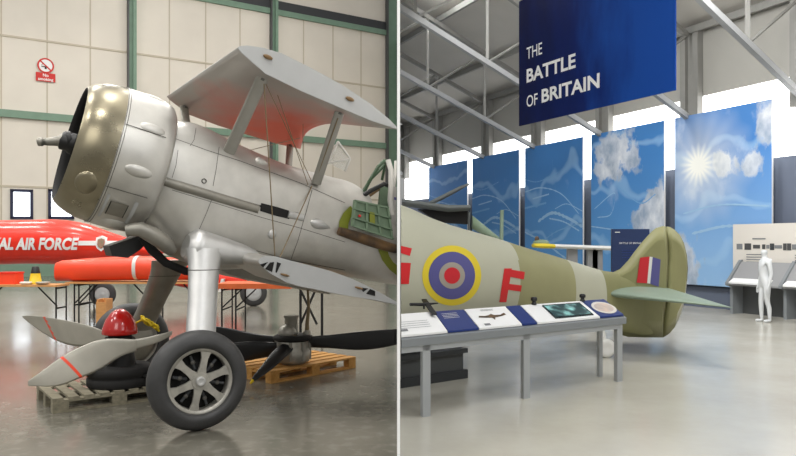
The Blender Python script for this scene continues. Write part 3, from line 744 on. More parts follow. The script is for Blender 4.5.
# ================================================================== RED JET, TABLES, THINGS BEHIND
jy = 17.0
jet = thing('jet_aircraft', 'red jet nose with white air force lettering and crest on its side', 'aircraft', V(P(60,0,jy).x,jy,0))
JP = [-60,-20,30,60,85,110,140,160,167]; JC = [244,243,241.8,242,243.5,246.5,249.5,251,251.5]; JR = [21,22,22,22.3,20,14.5,7.5,3.5,.5]
def jr(px): return sinterp(px,JP,JR)/F_PX*jy
def jc(px): return H-(sinterp(px,JP,JC)-HZ)/F_PX*jy
mb = MB(); rs = []
for i in range(58):
    px = -60+i*4; px = min(px,167); x = (px-CX)/F_PX*jy; r = max(.005,jr(px)); z = jc(px)
    rs.append([V(x, jy+r*math.cos(2*math.pi*k/40)*.95, z+r*math.sin(2*math.pi*k/40)) for k in range(40)])
mb.rings(rs,'red_gloss'); mb.build('fuselage', jet)
def jpt(px, py, off):
    x = (px-CX)/F_PX*jy; z = H-(py-HZ)/F_PX*jy
    r = jr(px); dz = z-jc(px); y = jy-.95*math.sqrt(max(.0,r*r-dz*dz))-off
    return V(x, y, z)
# true perspective: the near skin is ~0.5 m closer, so scale px about the centre
def jtxt(px, py, off=.012):
    k = (jy-.5)/jy; return jpt(CX+(px-CX)*k, HZ+(py-HZ)*k, off)
mb = MB(); vs, fs = text_mesh('ROYAL AIR FORCE', 13.6, .6, 'LEFT', 3)
xs = [v.x for v in vs]; w = max(xs); 
# scale so that the word group "AIR FORCE" ends at px 77 and starts at px 19
vsa, _ = text_mesh('ROYAL ', 13.6, .6); vsb,_ = text_mesh('ROYAL A', 13.6, .6)
xa = max(v.x for v in text_mesh('ROYAL A', 13.6, .6)[0])-(max(v.x for v in text_mesh('A', 13.6, .6)[0]))
sc = (77.5-17.5)/(w-xa)
mb.add([jtxt(77.5-(w-v.x)*sc+(v.y-5)*.22, 249.2-v.y*1.16, .03) for v in vs], fs, 'white'); mb.build('lettering', jet)
mb = MB()
for a, b in ((77.5,94.5),(102.5,120)):
    n = 6; A = [jtxt(a+(b-a)*i/n,240.8,.014) for i in range(n+1)]; B = [jtxt(a+(b-a)*i/n,245.4,.014) for i in range(n+1)]
    mb.add(A+B,[(i,i+1,n+2+i,n+1+i) for i in range(n)],'white')
mb.build('side_stripe', jet)
mb = MB(); sh = [(93.5,237.5),(96,236.5),(98.5,235.5),(101,236.5),(103.5,237.5),(103.5,245),(102,248.5),(98.5,251.5),(95,248.5),(93.5,245)]
mb.add([jtxt(x,y,.03) for x,y in sh],[tuple(range(len(sh)))],'white'); sh2 = [(98.5+(x-98.5)*.62,243.5+(y-243.5)*.66) for x,y in sh]
mb.add([jtxt(x,y,.04) for x,y in sh2],[tuple(range(len(sh2)))],'crest'); mb.build('crest', jet)
def small_wheel(parent, c, r, w, ax):
    mb = MB(); mb.lathe(c, ax, [(-w/2,r*.6),(-w/2,r*.9),(-w/3,r),(w/3,r),(w/2,r*.9),(w/2,r*.6)],'rubber',32,caps=False); ty = mb.build('tyre', parent)
    mb = MB(); mb.lathe(c, ax, [(-w/3,r*.6),(w/3,r*.62),(w/2.2,r*.58),(w/3,r*.3),(w/2.4,r*.14),(w/2.2,.02)],'rib_grey',24); 
    mb.build('wheel_hub', parent)
fw = V(0,-1,0)
cwh = V(P(103,0,17.3).x, 17.3, .31); small_wheel(jet, cwh, .30, .18, V(.15,-1,0).normalized())
mb = MB(); mb.tube([cwh+V(0,.12,0),cwh+V(0,.12,.5),V(cwh.x,jy,jc(103))],.05,'alu_dark',10); mb.build('nose_leg', jet)
mb = MB(); mb.tube([V(P(-30,0,17).x,17,.02),V(P(-30,0,17).x,17,1.2)],.06,'alu_dark',8); mb.build('support_leg', jet)
# second red aircraft
jet2 = thing('jet_aircraft', 'red aircraft belly with white stripe and black tyre behind the orange board table', 'aircraft', V(P(230,0,18).x,18,0))
mb = MB(); rs = []
for i in range(15):
    t = i/14; px = 150+t*97; x = (px-CX)/F_PX*18; r = (.10+.24*math.sin(math.pi*min(1,.15+.85*t))**.6)*(1 if t < .97 else .6); zc = H-((268+14*t)-HZ)/F_PX*18
    rs.append([V(x,18+r*math.cos(2*math.pi*k/28),zc+r*1.1*math.sin(2*math.pi*k/28)) for k in range(28)])
mb.rings(rs,'red_gloss'); mb.build('belly', jet2)
mb = MB(); x = (220-CX)/F_PX*18; mb.prism([P(218,292,17.6),P(221,292,17.6),P(224,279,17.6),P(221,279,17.6)],V(0,.3,0),'offwhite'); mb.build('stripe_panel', jet2)
c2 = V(P(253.5,0,17.5).x,17.5,.33); small_wheel(jet2,c2,.33,.2,V(.25,-1,0).normalized())
mb = MB(); mb.tube([c2+V(0,.12,0),c2+V(0,.2,.45),V(P(244,0,18).x,18,.66)],.05,'alu_dark',10); mb.build('main_leg', jet2)
mb = MB(); mb.tube([V(P(160,0,18).x,18,0),V(P(160,0,18).x,18,.85)],.05,'alu_dark',8); mb.build('support_leg', jet2)
# trestle tables
def ttable(label, px0, px1, Y, z, dep, m, legs, thick=.035, group=None):
    x0, x1 = P(px0,0,Y).x, P(px1,0,Y).x
    t = thing('trestle_table', label, 'table', V((x0+x1)/2,Y+dep/2,0), group)
    mb = MB(); mb.box((x0,Y,z-thick),(x1,Y+dep,z),m); mb.build('tabletop', t)
    for px in legs:
        x = P(px,0,Y).x; mb = MB()
        mb.tube([V(x,Y+.06,0),V(x,Y+.06,z-thick)],.016,'matte_black',8); mb.tube([V(x,Y+dep-.06,0),V(x,Y+dep-.06,z-thick)],.014,'matte_black',8)
        mb.tube([V(x,Y+.06,z*.45),V(x,Y+dep-.06,z*.45)],.015,'matte_black',8); mb.tube([V(x,Y+.06,z-thick-.03),V(x,Y+dep-.06,z-thick-.03)],.015,'matte_black',8)
        s_ = .35 if px < (px0+px1)/2 else -.35
        mb.tube([V(x,Y+.1,z*.5),V(x+s_,Y+.1,z-thick-.01)],.014,'matte_black',6)
        mb.build('leg', t)
    return t
ttable('wooden topped folding table at far left under the red jet nose', -30, 56.5, 13.0, .80, .52, 'wood_table', (-20,54.5))
ttable('long wood topped folding table carrying the red wing panel', 65, 206, 13.6, .82, .8, 'wood_table', (73,77.5,150,200))
ttable('orange board topped folding table behind the biplane wheel leg', 216, 291, 12.4, .86, .9, 'orange_table', (221,235), .09)
# wing trestle beyond
ts = thing('metal_stand', 'thin dark metal tripod stand on the floor beneath the lower wing tip', 'stand', V(P(310,0,11.8).x,11.8,0))
x = P(307,0,11.8).x
for px in (300.5,322,):
    mb = MB(); xx = P(px,0,11.8).x; mb.tube([V(xx,11.8,0),V(xx,11.8,.93)],.022,'matte_black',8); mb.build('leg', ts)
mb = MB(); mb.tube([P(301,291,11.8),P(317,325,11.8)+V(0,0,.01)],.02,'matte_black',8); mb.tube([P(315,291,11.8),P(301,323,11.8)],.02,'matte_black',8); mb.build('cross_brace', ts)
mb = MB(); mb.tube([V(P(299,0,11.8).x,11.8,.94),V(P(323,0,11.8).x,11.8,.94)],.025,'matte_black',8); mb.build('top_bar', ts)
# things on the tables
Yt = 13.9; zt = .82
wp = MB(); A = []; 
rs = []
for px, yt_, yb in ((57,262.5,281),(62,260.5,281),(85,258.5,281),(110,257,280.5),(138,256,280),(141,256,280),(165,257,280),(206,260,280)):
    c = P(px,(yt_+yb)/2,Yt); hh = (yb-yt_)/2/F_PX*Yt; c.z = max(c.z, zt+hh)
    rs.append([c+V(0,(.12+.16*min(1,(px-57)/30))*math.cos(2*math.pi*k/20),hh*math.copysign(abs(math.sin(2*math.pi*k/20))**.7,math.sin(2*math.pi*k/20))) for k in range(20)])
wp.rings(rs,'red_panel'); wpr = thing('detached_wing','long bright red detached wing resting on the wood topped table','wing',V(rs[3][0].x,Yt,zt)); wp.build('panel_skin', wpr)
mb = MB(); c = [ [p+(p-(rs[4][0]+rs[4][10])/2)*.03+V(dx,0,0) for p in rs[4]] for dx in (-.02,.05)]; mb.rings(c,'offwhite',caps=False); mb.build('joint_band', wpr)
mb = MB(); q = P(30,0,13.3); cx_ = P(36,0,13.40).x
tc_ = thing('warning_cone','yellow cone with black top standing on the far left table','cone',V(cx_,13.38,.80))
mb = MB(); mb.lathe(V(cx_,13.38,.802),V(0,0,1),[(0,.13),(.03,.13),(.035,.11),(.2,.085)],'yellow',20); mb.build('cone_body', tc_)
mb = MB(); mb.lathe(V(cx_,13.38,.802),V(0,0,1),[(.2,.085),(.32,.06),(.33,.05)],'black',20); mb.build('cone_top', tc_)
for k,(px,r,m,lb,dy) in enumerate(((27,.10,'offwhite','pale round dish beside the yellow cone on the far left table',.0),(44,.12,'wheel_metal','dull metal tray of parts at the right end of the far left table',.05))):
    mb = MB(); mb.lathe(V(P(px,0,13.2).x,13.16,.802),V(0,0,1),[(0,r*.7),(.02,r),(.045,r*1.05),(.05,r*.9),(.03,r*.5),(.035,.02)],m,24); tag(mb.build('dish'),lb,'dish')
mb = MB(); mb.box((P(0,0,13.3).x,13.2,.802),(P(18,0,13.3).x,13.5,1.02),'red_panel'); mb.box((P(0,0,13.3).x-.01,13.19,1.0),(P(18,0,13.3).x+.01,13.51,1.03),'red_gloss'); tag(mb.build('red_box'),'red box on the far left table at the edge of the photo','box')
# wooden crate in front of the jet wheel
cr = thing('wooden_box','open topped brown wooden crate on the floor below the red wing panel','crate',V(P(104,0,12.8).x,12.8,0))
x0, x1 = P(96,0,12.8).x, P(106,0,12.8).x
mb = MB(); mb.box((x0,12.8,.02),(x1,12.83,.50),'wood_table').box((x0,13.07,.02),(x1,13.1,.55),'wood_table').box((x0,12.83,.02),(x0+.03,13.07,.55),'wood_table').box((x1-.03,12.83,.02),(x1,13.07,.55),'wood_table').box((x0,12.8,0),(x1,13.1,.02),'wood_table'); mb.build('crate_body', cr)

# ================================================================== RIGHT HALL
def hp(px): return 74+(px-430)*68/342
def Yr(px): return 2199/hp(px)
def RW(px, z, off=0):   # point on the right hall wall
    Y = Yr(px); return V((px-CX)/F_PX*Y, Y, z)+NR*off
ra, rb = V((430-CX)/F_PX*Yr(430),Yr(430),0), V((772-CX)/F_PX*Yr(772),Yr(772),0)
DR = (rb-ra).normalized(); NR = V(DR.y,-DR.x,0)
if NR.x > 0: NR = -NR            # towards the hall (left / camera)
def rt(px): return (RW(px,0)-ra).dot(DR)
RM = Matrix(((DR.x,-NR.x,0,ra.x),(DR.y,-NR.y,0,ra.y),(0,0,1,0),(0,0,0,1)))   # x along, y behind the wall
TL, TR_ = rt(401), rt(860)
ZG0, ZG1, ZE = 3.48, 5.22, 6.95
mb = MB(); mb.box((TL,.15,0),(TR_,.4,ZG0),'lower_wall',RM); struct(mb.build('wall_right', clip=CR))
mb = MB(); mb.box((TL,.15,ZG1),(TR_,.4,ZE+.3),'upper_wall',RM)
struct(mb.build('wall_right_upper', clip=CR))
mb = MB(); mb.box((TL,.2,ZG0),(TR_,.3,ZG1),'glazing',RM); struct(mb.build('window_1', clip=CR))
mb = MB(); mb.box((TL,.02,0),(TR_,.149,.5),'lower_wall',RM); struct(mb.build('baseboard_right', clip=CR))
# roof
dr_ = V(1.28,1,-.47).normalized()
def back(p, L): return p-dr_*L
e0, e1 = RW(401,ZE,-.3), RW(860,ZE,-.3)
RL = 24
M['roof_grey'] = mat('roof_lining', rgb(176,172,164), .8, noise=.04, nscale=1)
mb = MB(); c = [e0, e1, back(e1,RL), back(e0,RL)]; upz = V(0,0,.12)
mb.hexa([c[0],c[1],c[2],c[3]]+[p+upz for p in c],'roof_grey')
for k in range(1,9):
    a, b = back(RW(401,ZE-.08,-.2),k*2.6-.6), back(RW(860,ZE-.08,-.2),k*2.6-.6); mb.beam(a,b,.09,.16,'post_grey')
struct(mb.build('ceiling', clip=CR))
mb = MB(); mb.beam(RW(401,ZE-.08,.05),RW(860,ZE-.08,.05),.1,.16,'post_grey'); struct(mb.build('trim_eaves', clip=CR))
# columns
cols = (404,436.5,486,537,603,690,803)
for i, px in enumerate(cols):
    mb = MB(); t = rt(px); hw = .27
    mb.box((t-hw,-.05,4.5),(t-hw+.16,.14,ZE),'post_grey',RM).box((t+hw-.16,-.05,4.5),(t+hw,.14,ZE),'post_grey',RM)
    mb.box((t-hw+.16,.05,4.5),(t+hw-.16,.08,ZE),'post_grey',RM)
    struct(mb.build('trim_column_%d' % (i+6), clip=CR))
# raking trusses
for i, px in enumerate(cols):
    mb = MB(); zb = 4.72; E_ = RW(px,zb,.1); T_ = RW(px,ZE-.2,.1); Ln = 22
    mb.beam(E_,back(E_,Ln),.11,.13,'beam_grey'); mb.beam(T_,back(T_,Ln),.1,.12,'post_grey')
    n = 9
    for k in range(1,n+1):
        q = k*2.4; mb.beam(back(E_,q),back(T_,q),.07,.07,'post_grey',V(1,0,0))
        mb.beam(back(E_,q),back(T_,q-2.4),.05,.05,'post_grey',V(1,0,0))
    struct(mb.build('trim_truss_%d' % (i+1), clip=CR))

# printed sky boards
def sky_mat(name, seed, sun=None, clouds=(), base=rgb(58,120,182), cloud=.58, low=rgb(96,154,206), cs=.5):
    m = bpy.data.materials.new(name); m.use_nodes = True; nt = m.node_tree; N = nt.nodes; L = nt.links; b = N['Principled BSDF']
    b.inputs['Roughness'].default_value = .6
    tc = N.new('ShaderNodeTexCoord'); sp = N.new('ShaderNodeSeparateXYZ'); L.new(tc.outputs['UV'], sp.inputs[0])
    g = N.new('ShaderNodeValToRGB'); g.color_ramp.elements[0].color = low; g.color_ramp.elements[1].color = base; g.color_ramp.elements[1].position = .8; L.new(sp.outputs[1], g.inputs[0])
    mp = N.new('ShaderNodeMapping'); mp.inputs['Location'].default_value = (seed*3.7,seed*1.3,seed); L.new(tc.outputs['UV'], mp.inputs[0])
    n = N.new('ShaderNodeTexNoise'); n.inputs['Scale'].default_value = 3; n.inputs['Detail'].default_value = 10; n.inputs['Roughness'].default_value = .55; L.new(mp.outputs[0], n.inputs['Vector'])
    r = N.new('ShaderNodeMapRange'); r.inputs[1].default_value = cloud; r.inputs[2].default_value = cloud+.12; r.inputs[4].default_value = cs; L.new(n.outputs['Fac'], r.inputs[0])
    mx = N.new('ShaderNodeMix'); mx.data_type = 'RGBA'; L.new(r.outputs[0], mx.inputs[0]); L.new(g.outputs[0], mx.inputs[6]); mx.inputs[7].default_value = rgb(214,222,230)
    # wispy streaks
    w = N.new('ShaderNodeTexWave'); w.wave_type = 'RINGS'; w.inputs['Scale'].default_value = 1.1; w.inputs['Distortion'].default_value = 9; w.inputs['Detail'].default_value = 3; L.new(mp.outputs[0], w.inputs['Vector'])
    r2 = N.new('ShaderNodeMapRange'); r2.inputs[1].default_value = .93; r2.inputs[2].default_value = 1; r2.inputs[4].default_value = .45; L.new(w.outputs['Fac'], r2.inputs[0])
    mx2 = N.new('ShaderNodeMix'); mx2.data_type = 'RGBA'; L.new(r2.outputs[0], mx2.inputs[0]); L.new(mx.outputs[2], mx2.inputs[6]); mx2.inputs[7].default_value = rgb(160,196,226)
    out = mx2.outputs[2]
    nc = N.new('ShaderNodeTexNoise'); nc.inputs['Scale'].default_value = 6; nc.inputs['Detail'].default_value = 8; nc.inputs['Roughness'].default_value = .6; L.new(mp.outputs[0], nc.inputs['Vector'])
    ns = N.new('ShaderNodeValToRGB'); ns.color_ramp.elements[0].color = rgb(150,164,182); ns.color_ramp.elements[1].color = rgb(226,228,230); ns.color_ramp.elements[0].position = .35; ns.color_ramp.elements[1].position = .65; L.new(nc.outputs['Fac'], ns.inputs[0])
    for (cu_, cv_, ru_, rv_) in clouds:
        v1 = N.new('ShaderNodeVectorMath'); v1.operation = 'SUBTRACT'; L.new(tc.outputs['UV'], v1.inputs[0]); v1.inputs[1].default_value = (cu_,cv_,0)
        v2 = N.new('ShaderNodeVectorMath'); v2.operation = 'MULTIPLY'; L.new(v1.outputs[0], v2.inputs[0]); v2.inputs[1].default_value = (1/ru_,1/rv_,0)
        l_ = N.new('ShaderNodeVectorMath'); l_.operation = 'LENGTH'; L.new(v2.outputs[0], l_.inputs[0])
        a_1 = N.new('ShaderNodeMath'); a_1.operation = 'MULTIPLY_ADD'; a_1.inputs[1].default_value = 3.0; L.new(nc.outputs['Fac'], a_1.inputs[0]); L.new(l_.outputs['Value'], a_1.inputs[2])
        m_1 = N.new('ShaderNodeMapRange'); m_1.inputs[1].default_value = 2.3; m_1.inputs[2].default_value = 2.6; m_1.inputs[3].default_value = .92; m_1.inputs[4].default_value = 0; L.new(a_1.outputs[0], m_1.inputs[0])
        x_1 = N.new('ShaderNodeMix'); x_1.data_type = 'RGBA'; L.new(m_1.outputs[0], x_1.inputs[0]); L.new(out, x_1.inputs[6]); L.new(ns.outputs[0], x_1.inputs[7]); out = x_1.outputs[2]
    if sun:
        vm = N.new('ShaderNodeVectorMath'); vm.operation = 'SUBTRACT'; L.new(tc.outputs['UV'], vm.inputs[0]); vm.inputs[1].default_value = (sun[0],sun[1],0)
        vs_ = N.new('ShaderNodeVectorMath'); vs_.operation = 'MULTIPLY'; L.new(vm.outputs[0], vs_.inputs[0]); vs_.inputs[1].default_value = (1,1.6,0)
        ln = N.new('ShaderNodeVectorMath'); ln.operation = 'LENGTH'; L.new(vs_.outputs[0], ln.inputs[0])
        s2 = N.new('ShaderNodeSeparateXYZ'); L.new(vs_.outputs[0], s2.inputs[0])
        at = N.new('ShaderNodeMath'); at.operation = 'ARCTAN2'; L.new(s2.outputs[1], at.inputs[0]); L.new(s2.outputs[0], at.inputs[1])
        mu = N.new('ShaderNodeMath'); mu.operation = 'MULTIPLY'; mu.inputs[1].default_value = 17; L.new(at.outputs[0], mu.inputs[0])
        si = N.new('ShaderNodeMath'); si.operation = 'SINE'; L.new(mu.outputs[0], si.inputs[0])
        ml = N.new('ShaderNodeMath'); ml.operation = 'MULTIPLY_ADD'; ml.inputs[1].default_value = -.02; L.new(si.outputs[0], ml.inputs[0]); L.new(ln.outputs['Value'], ml.inputs[2])
        rr = N.new('ShaderNodeValToRGB'); e = rr.color_ramp.elements; e[0].position = .08; e[0].color = (1,1,1,1); e[1].position = .6; e[1].color = (0,0,0,1)
        k = rr.color_ramp.elements.new(.2); k.color = (.4,.4,.4,1)
        L.new(ml.outputs[0], rr.inputs[0])
        mx3 = N.new('ShaderNodeMix'); mx3.data_type = 'RGBA'; L.new(rr.outputs[0], mx3.inputs[0]); L.new(out, mx3.inputs[6]); mx3.inputs[7].default_value = rgb(244,244,236); out = mx3.outputs[2]
    L.new(out, b.inputs['Base Color'])
    return m
def board(name, lab, px0, px1, z0, z1, m, off=.12, extra=None):
    r = thing(name, lab, 'poster', RW((px0+px1)/2, z0, off), 'printed sky boards on the far wall')
    mb = MB(); t0, t1 = rt(px0), rt(px1); y = -off
    mb.box((t0,y,z0),(t1,y+.05,z1),'white',RM); mb.build('board_core', r, clip=CR)
    me = bpy.data.meshes.new('printed_face'); c = [RM @ V(a,y-.006,b) - r.location for a,b in ((t0,z0),(t1,z0),(t1,z1),(t0,z1))]
    me.from_pydata(c,[],[(0,1,2,3)]); uv = me.uv_layers.new(name='UVMap')
    for i,(u,v) in enumerate(((0,0),(1,0),(1,1),(0,1))): uv.data[i].uv = (u,v)
    me.materials.append(m); o = bpy.data.objects.new('printed_face', me); COL.objects.link(o); o.parent = r
    def U(u,v,d=.012): return RM @ V(t0+(t1-t0)*u, y-d, z0+(z1-z0)*v)
    for (kind, pts, w, mm) in (extra or []):
        mb = MB()
        if kind == 'streak':
            for i in range(len(pts)-1):
                pass
            n = 24; T = list(range(len(pts))); A=[];B=[]
            for i in range(n+1):
                t = i/n*(len(pts)-1); u = sinterp(t,T,[p[0] for p in pts]); v = sinterp(t,T,[p[1] for p in pts])
                ww = w*(.35+.65*abs(math.sin(i*1.7)))*.5; A.append(U(u,v+ww)); B.append(U(u,v-ww))
            mb.add(A+B,[(i,i+1,n+2+i,n+1+i) for i in range(n)],mm)
            mb.build('contrail', r)
        else:
            rnd = random.Random(len(pts)*31+int(w[0]*100)); n = 70; cxu, cyv = pts[0]; ru, rv = w; q = []
            for i in range(n):
                a = 2*math.pi*i/n; k = 1+.16*math.sin(3*a+w[0]*20)+.1*math.sin(7*a+1)+.06*math.sin(17*a)+rnd.uniform(-.05,.05)
                q.append(U(min(1,max(0,cxu+ru*k*math.cos(a))), min(1,max(0,cyv+rv*k*math.sin(a))), .014))
            mb.add([U(cxu,cyv,.014)]+q,[(0,i+1,(i+1)%n+1) for i in range(n)],mm); mb.build('cloud', r)
    return r
M['trail'] = mat('contrail_print', rgb(150,186,216), .6); M['trail_soft'] = mat('contrail_soft', rgb(110,160,204), .6)
M['cloud'] = mat('cloud_print', rgb(176,186,196), .6, col2=rgb(206,210,212), nscale=3)
M['cloud_w'] = mat('cloud_white_print', rgb(206,216,228), .6, col2=rgb(232,236,240), nscale=3)
ZB, ZT = .55, 4.74
tr_ = lambda dv: [('streak',[(.0,.72+dv),(.25,.69+dv),(.6,.74+dv)],.008,'trail_soft'),('streak',[(.5,.86+dv),(.56,.6+dv),(.62,.3+dv)],.006,'trail_soft'),('streak',[(.15,.56+dv),(.45,.585+dv)],.014,'trail'),('streak',[(.3,.20+dv),(.6,.17+dv),(1,.19+dv)],.012,'trail'),('streak',[(.55,.47+dv),(.75,.50+dv),(1,.44+dv)],.008,'trail'),('streak',[(0,.62+dv),(.3,.64+dv),(.65,.58+dv),(.95,.42+dv)],.012,'trail'),('streak',[(.0,.49+dv),(.4,.52+dv)],.02,'trail_soft'),
  ('streak',[(.25,.38+dv),(.5,.44+dv),(.75,.40+dv),(1,.33+dv)],.03,'trail'),('streak',[(0,.30+dv),(.35,.22+dv),(.8,.08+dv),(1,.05+dv)],.02,'trail'),('streak',[(.1,.1+dv),(.5,.28+dv),(1,.36+dv)],.012,'trail_soft'),
  ('streak',[(.45,.40+dv),(.7,.37+dv),(.95,.30+dv)],.014,'trail')]
board('sky_board','smallest sky board of vapour trails, farthest to the left beside the white glazing',431.5,470,ZB,ZT,sky_mat('sky_print_1',1,cloud=.66,cs=.25),extra=tr_(0))
board('sky_board','second sky board from the left with curved vapour trails, left of the wide trail board',475,522,ZB,ZT,sky_mat('sky_print_2',2,cloud=.66,cs=.25),extra=tr_(.02))
board('sky_board','third sky board from the left with vapour trails, right under the hanging title banner',528,586,ZB,ZT,sky_mat('sky_print_3',3,cloud=.66,cs=.25),extra=tr_(.03))
board('sky_board','sky board with two big pale clouds, above the navy information sign and tail fin',594.5,667.5,ZB,ZT,sky_mat('sky_print_4',4,cloud=.64,cs=.3,clouds=((.38,.84,.30,.15),(.22,.74,.16,.08),(.86,.40,.22,.16),(1.0,.5,.12,.12))),
  extra=[('streak',[(.05,.48),(.35,.58),(.3,.44),(.1,.42)],.008,'trail'),('streak',[(0,.36),(.4,.33),(.9,.30)],.01,'trail'),('streak',[(.4,.62),(.7,.5),(.9,.55)],.01,'trail_soft')])
board('sky_board','largest sky board with a bursting white sun, at the right behind the display desk',678.5,775.5,ZB,ZT,sky_mat('sky_print_5',6.3,sun=(.27,.70),clouds=((.55,.70,.13,.09),(.82,.68,.09,.08),(.96,.9,.10,.12),(.06,.12,.2,.16)),cloud=.56,cs=.45,base=rgb(66,126,192),low=rgb(146,186,224)),
  extra=[('streak',[(.1,.42),(.5,.46),(.98,.44)],.012,'trail'),('streak',[(.2,.30),(.6,.34),(.98,.30)],.02,'trail')])

# hanging title banner
def roofz(x, y):
    n = DR.cross(dr_); p = RW(690,ZE,-.3); return p.z-(n.x*(x-p.x)+n.y*(y-p.y))/n.z
Yb0, Yb1 = 13.5, 10.3
b0, b1 = P(519,126,Yb0), P(675,90.5,Yb1); zb = b0.z; b1.z = zb
bd = (b1-b0); BL = bd.length; bd.z = 0; bd.normalize(); bn = V(bd.y,-bd.x,0)
if bn.y > 0: bn = -bn
ban = thing('title_banner','large dark blue hanging board with white title lettering under the roof','banner',V(b0.x,b0.y,zb))
hB = 2.4
M['banner'] = mat('banner_blue', rgb(16,34,96), .75, spec=.15)
nt = M['banner'].node_tree; N = nt.nodes; tc = N.new('ShaderNodeTexCoord'); sp = N.new('ShaderNodeSeparateXYZ'); nt.links.new(tc.outputs['Generated'], sp.inputs[0])
nn = N.new('ShaderNodeTexNoise'); nn.inputs['Scale'].default_value = 2.2; nn.inputs['Detail'].default_value = 6; mp_ = N.new('ShaderNodeMapping'); mp_.inputs['Scale'].default_value = (3,3,.8); nt.links.new(tc.outputs['Generated'], mp_.inputs[0]); nt.links.new(mp_.outputs[0], nn.inputs['Vector'])
ad = N.new('ShaderNodeMath'); ad.operation = 'MULTIPLY_ADD'; ad.inputs[1].default_value = .55; nt.links.new(nn.outputs['Fac'], ad.inputs[0]); nt.links.new(sp.outputs[0], ad.inputs[2])
cr_ = N.new('ShaderNodeValToRGB'); e = cr_.color_ramp.elements; e[0].position = .3; e[0].color = rgb(12,19,62); e[1].position = 1.15 if False else 1.0; e[1].color = rgb(22,72,156); k_ = e.new(.72); k_.color = rgb(12,34,98)
nt.links.new(ad.outputs[0], cr_.inputs[0]); nt.links.new(cr_.outputs[0], N['Principled BSDF'].inputs['Base Color'])
mb = MB(); p = [b0,b1,b1-bn*.03,b0-bn*.03]; mb.hexa([V(q.x,q.y,zb) for q in p]+[V(q.x,q.y,zb+hB) for q in p],'banner'); mb.build('banner_board', ban)
def bpt(u, z, d=.01): return V(b0.x,b0.y,0)+bd*u+bn*d+V(0,0,z)
def ray_u(px):   # distance along banner for a photo column
    k = (px-CX)/F_PX; return (k*b0.y-b0.x)/(bd.x-k*bd.y)
def bz(px, py): u = ray_u(px); Y = b0.y+bd.y*u; return u, H-(py-HZ)/F_PX*Y
mb = MB()
for s, pxa, pya, pxb, hpx, bold in (('THE',527,59.5,542.5,11.5,.006),('BATTLE',527,83,576,13.5,.03),('OF',527,107.5,538,11.5,.006),('BRITAIN',542,103,600,13.5,.03)):
    u0, z0 = bz(pxa, pya); u1, _ = bz(pxb, pya); Yl = b0.y+bd.y*u0
    vs, fs = text_mesh(s, 1.0, bold); xs = [v.x for v in vs]; ys = [v.y for v in vs]; hh = hpx/F_PX*Yl
    mb = MB(); mb.add([bpt(u0+(v.x-min(xs))/(max(xs)-min(xs))*(u1-u0), z0+(v.y-min(ys))/(max(ys)-min(ys))*hh) for v in vs], fs, 'letter_white'); mb.build('title_lettering', ban)
for u in (.25,.97):
    mb = MB(); q = bpt(BL*u,zb+hB,-.015); mb.tube([q, V(q.x,q.y,roofz(q.x,q.y)+.02)],.012,'post_grey',6); mb.build('suspension_wire', ban)

# ------------------------------------------------ tail of the camouflaged fighter
Q0 = V(.0,7.75,0); Q1 = V(3.78,10.55,0); QD = (Q1-Q0).normalized(); QN = V(QD.y,-QD.x,0)
def qs(px):
    k = (px-CX)/F_PX; return (k*Q0.y-Q0.x)/(QD.x-k*QD.y)
def QP(px, py): s = qs(px); p = Q0+QD*s; p.z = H-(py-HZ)/F_PX*p.y; return p
fx = [330,380,400,425,451,476,500,525,550,575,600,620,640,652]
ft = [190,200,206,217,226,233,240,248,255,262.5,270,273,277,281]
fb = [352,338,334,329,326,323,321,321,322,324,327,331,335,335]
fw_ = [.56,.53,.50,.47,.43,.39,.35,.31,.26,.21,.16,.12,.07,.045]
ig = thing('fighter_aircraft','pale grey green fighter tail with yellow ringed roundel, red letters and olive fin','aircraft',V(*(Q0+QD*4.0).to_tuple()))
fb_m = MB(); rs = []; ms = []
pxs = [336+1.25*i for i in range(252)] + [652]
for px in pxs:
    a = QP(px, sinterp(px,fx,ft)); b = QP(px, sinterp(px,fx,fb)); c = (a+b)/2; hh = (a.z-b.z)/2; w = sinterp(px,fx,fw_)
    rs.append([c+V(0,0,1)*hh*math.copysign(abs(math.sin(2*math.pi*k/48))**.95,math.sin(2*math.pi*k/48))+QN*w*math.copysign(abs(math.cos(2*math.pi*k/48))**.9,math.cos(2*math.pi*k/48)) for k in range(48)])
fb_m.rings(rs,'sky_grey')
# camouflage: paint boundaries by station
def stn(p): return (p-Q0).dot(QD)
sA, sB, sC = qs(498), qs(562), qs(597)
o1, o2 = fb_m.mi('olive'), fb_m.mi('olive_dark')
for i, f in enumerate(fb_m.f):
    c = sum((fb_m.v[k] for k in f), V(0,0,0))/len(f); s = stn(c); wob = .10*math.sin(c.z*5); 
    if sA+.03*c.z < s < sB: fb_m.m[i] = o1
    elif s > sC: fb_m.m[i] = o2
fbv = bvh_of(fb_m); fus = fb_m.build('fuselage', ig, clip=(.03,-1))
mb = MB()
for r0, r1, m, off in ((0,1.0,'roundel_yellow',.004),(0,.79,'roundel_blue',.006),(0,.44,'roundel_grey',.008),(0,.27,'roundel_red',.010)):
    n = 48; ctr = (451.5,275.5)
    A = arc(ctr[0],ctr[1],29.5*r1,30*r1,0,360,n); B = [ctr]*(n+1); decal(mb, fbv, (A,B), m, off, n, 6)
mb.build('roundel', ig)
mb = MB()
def stroke(a, b, w, m='red_mark'): decal(mb, fbv, ([a[0],a[1]],[b[0],b[1]]), m, .006, 6, 3)
stroke(((504,268.5),(499,302)),((511.5,268.5),(506,302)),0)
stroke(((504,268.5),(524.5,272)),((503,275.5),(523.5,279.5)),0); stroke(((503,283),(521.5,285.5)),((502.5,289),(520.5,291.5)),0)
mb.build('code_letter', ig); mb = MB()
stroke(((388,243),(388,249)),((411.5,248.5),(409.5,256)),0); stroke(((388,262),(388,284)),((410.5,263),(408.5,284)),0)
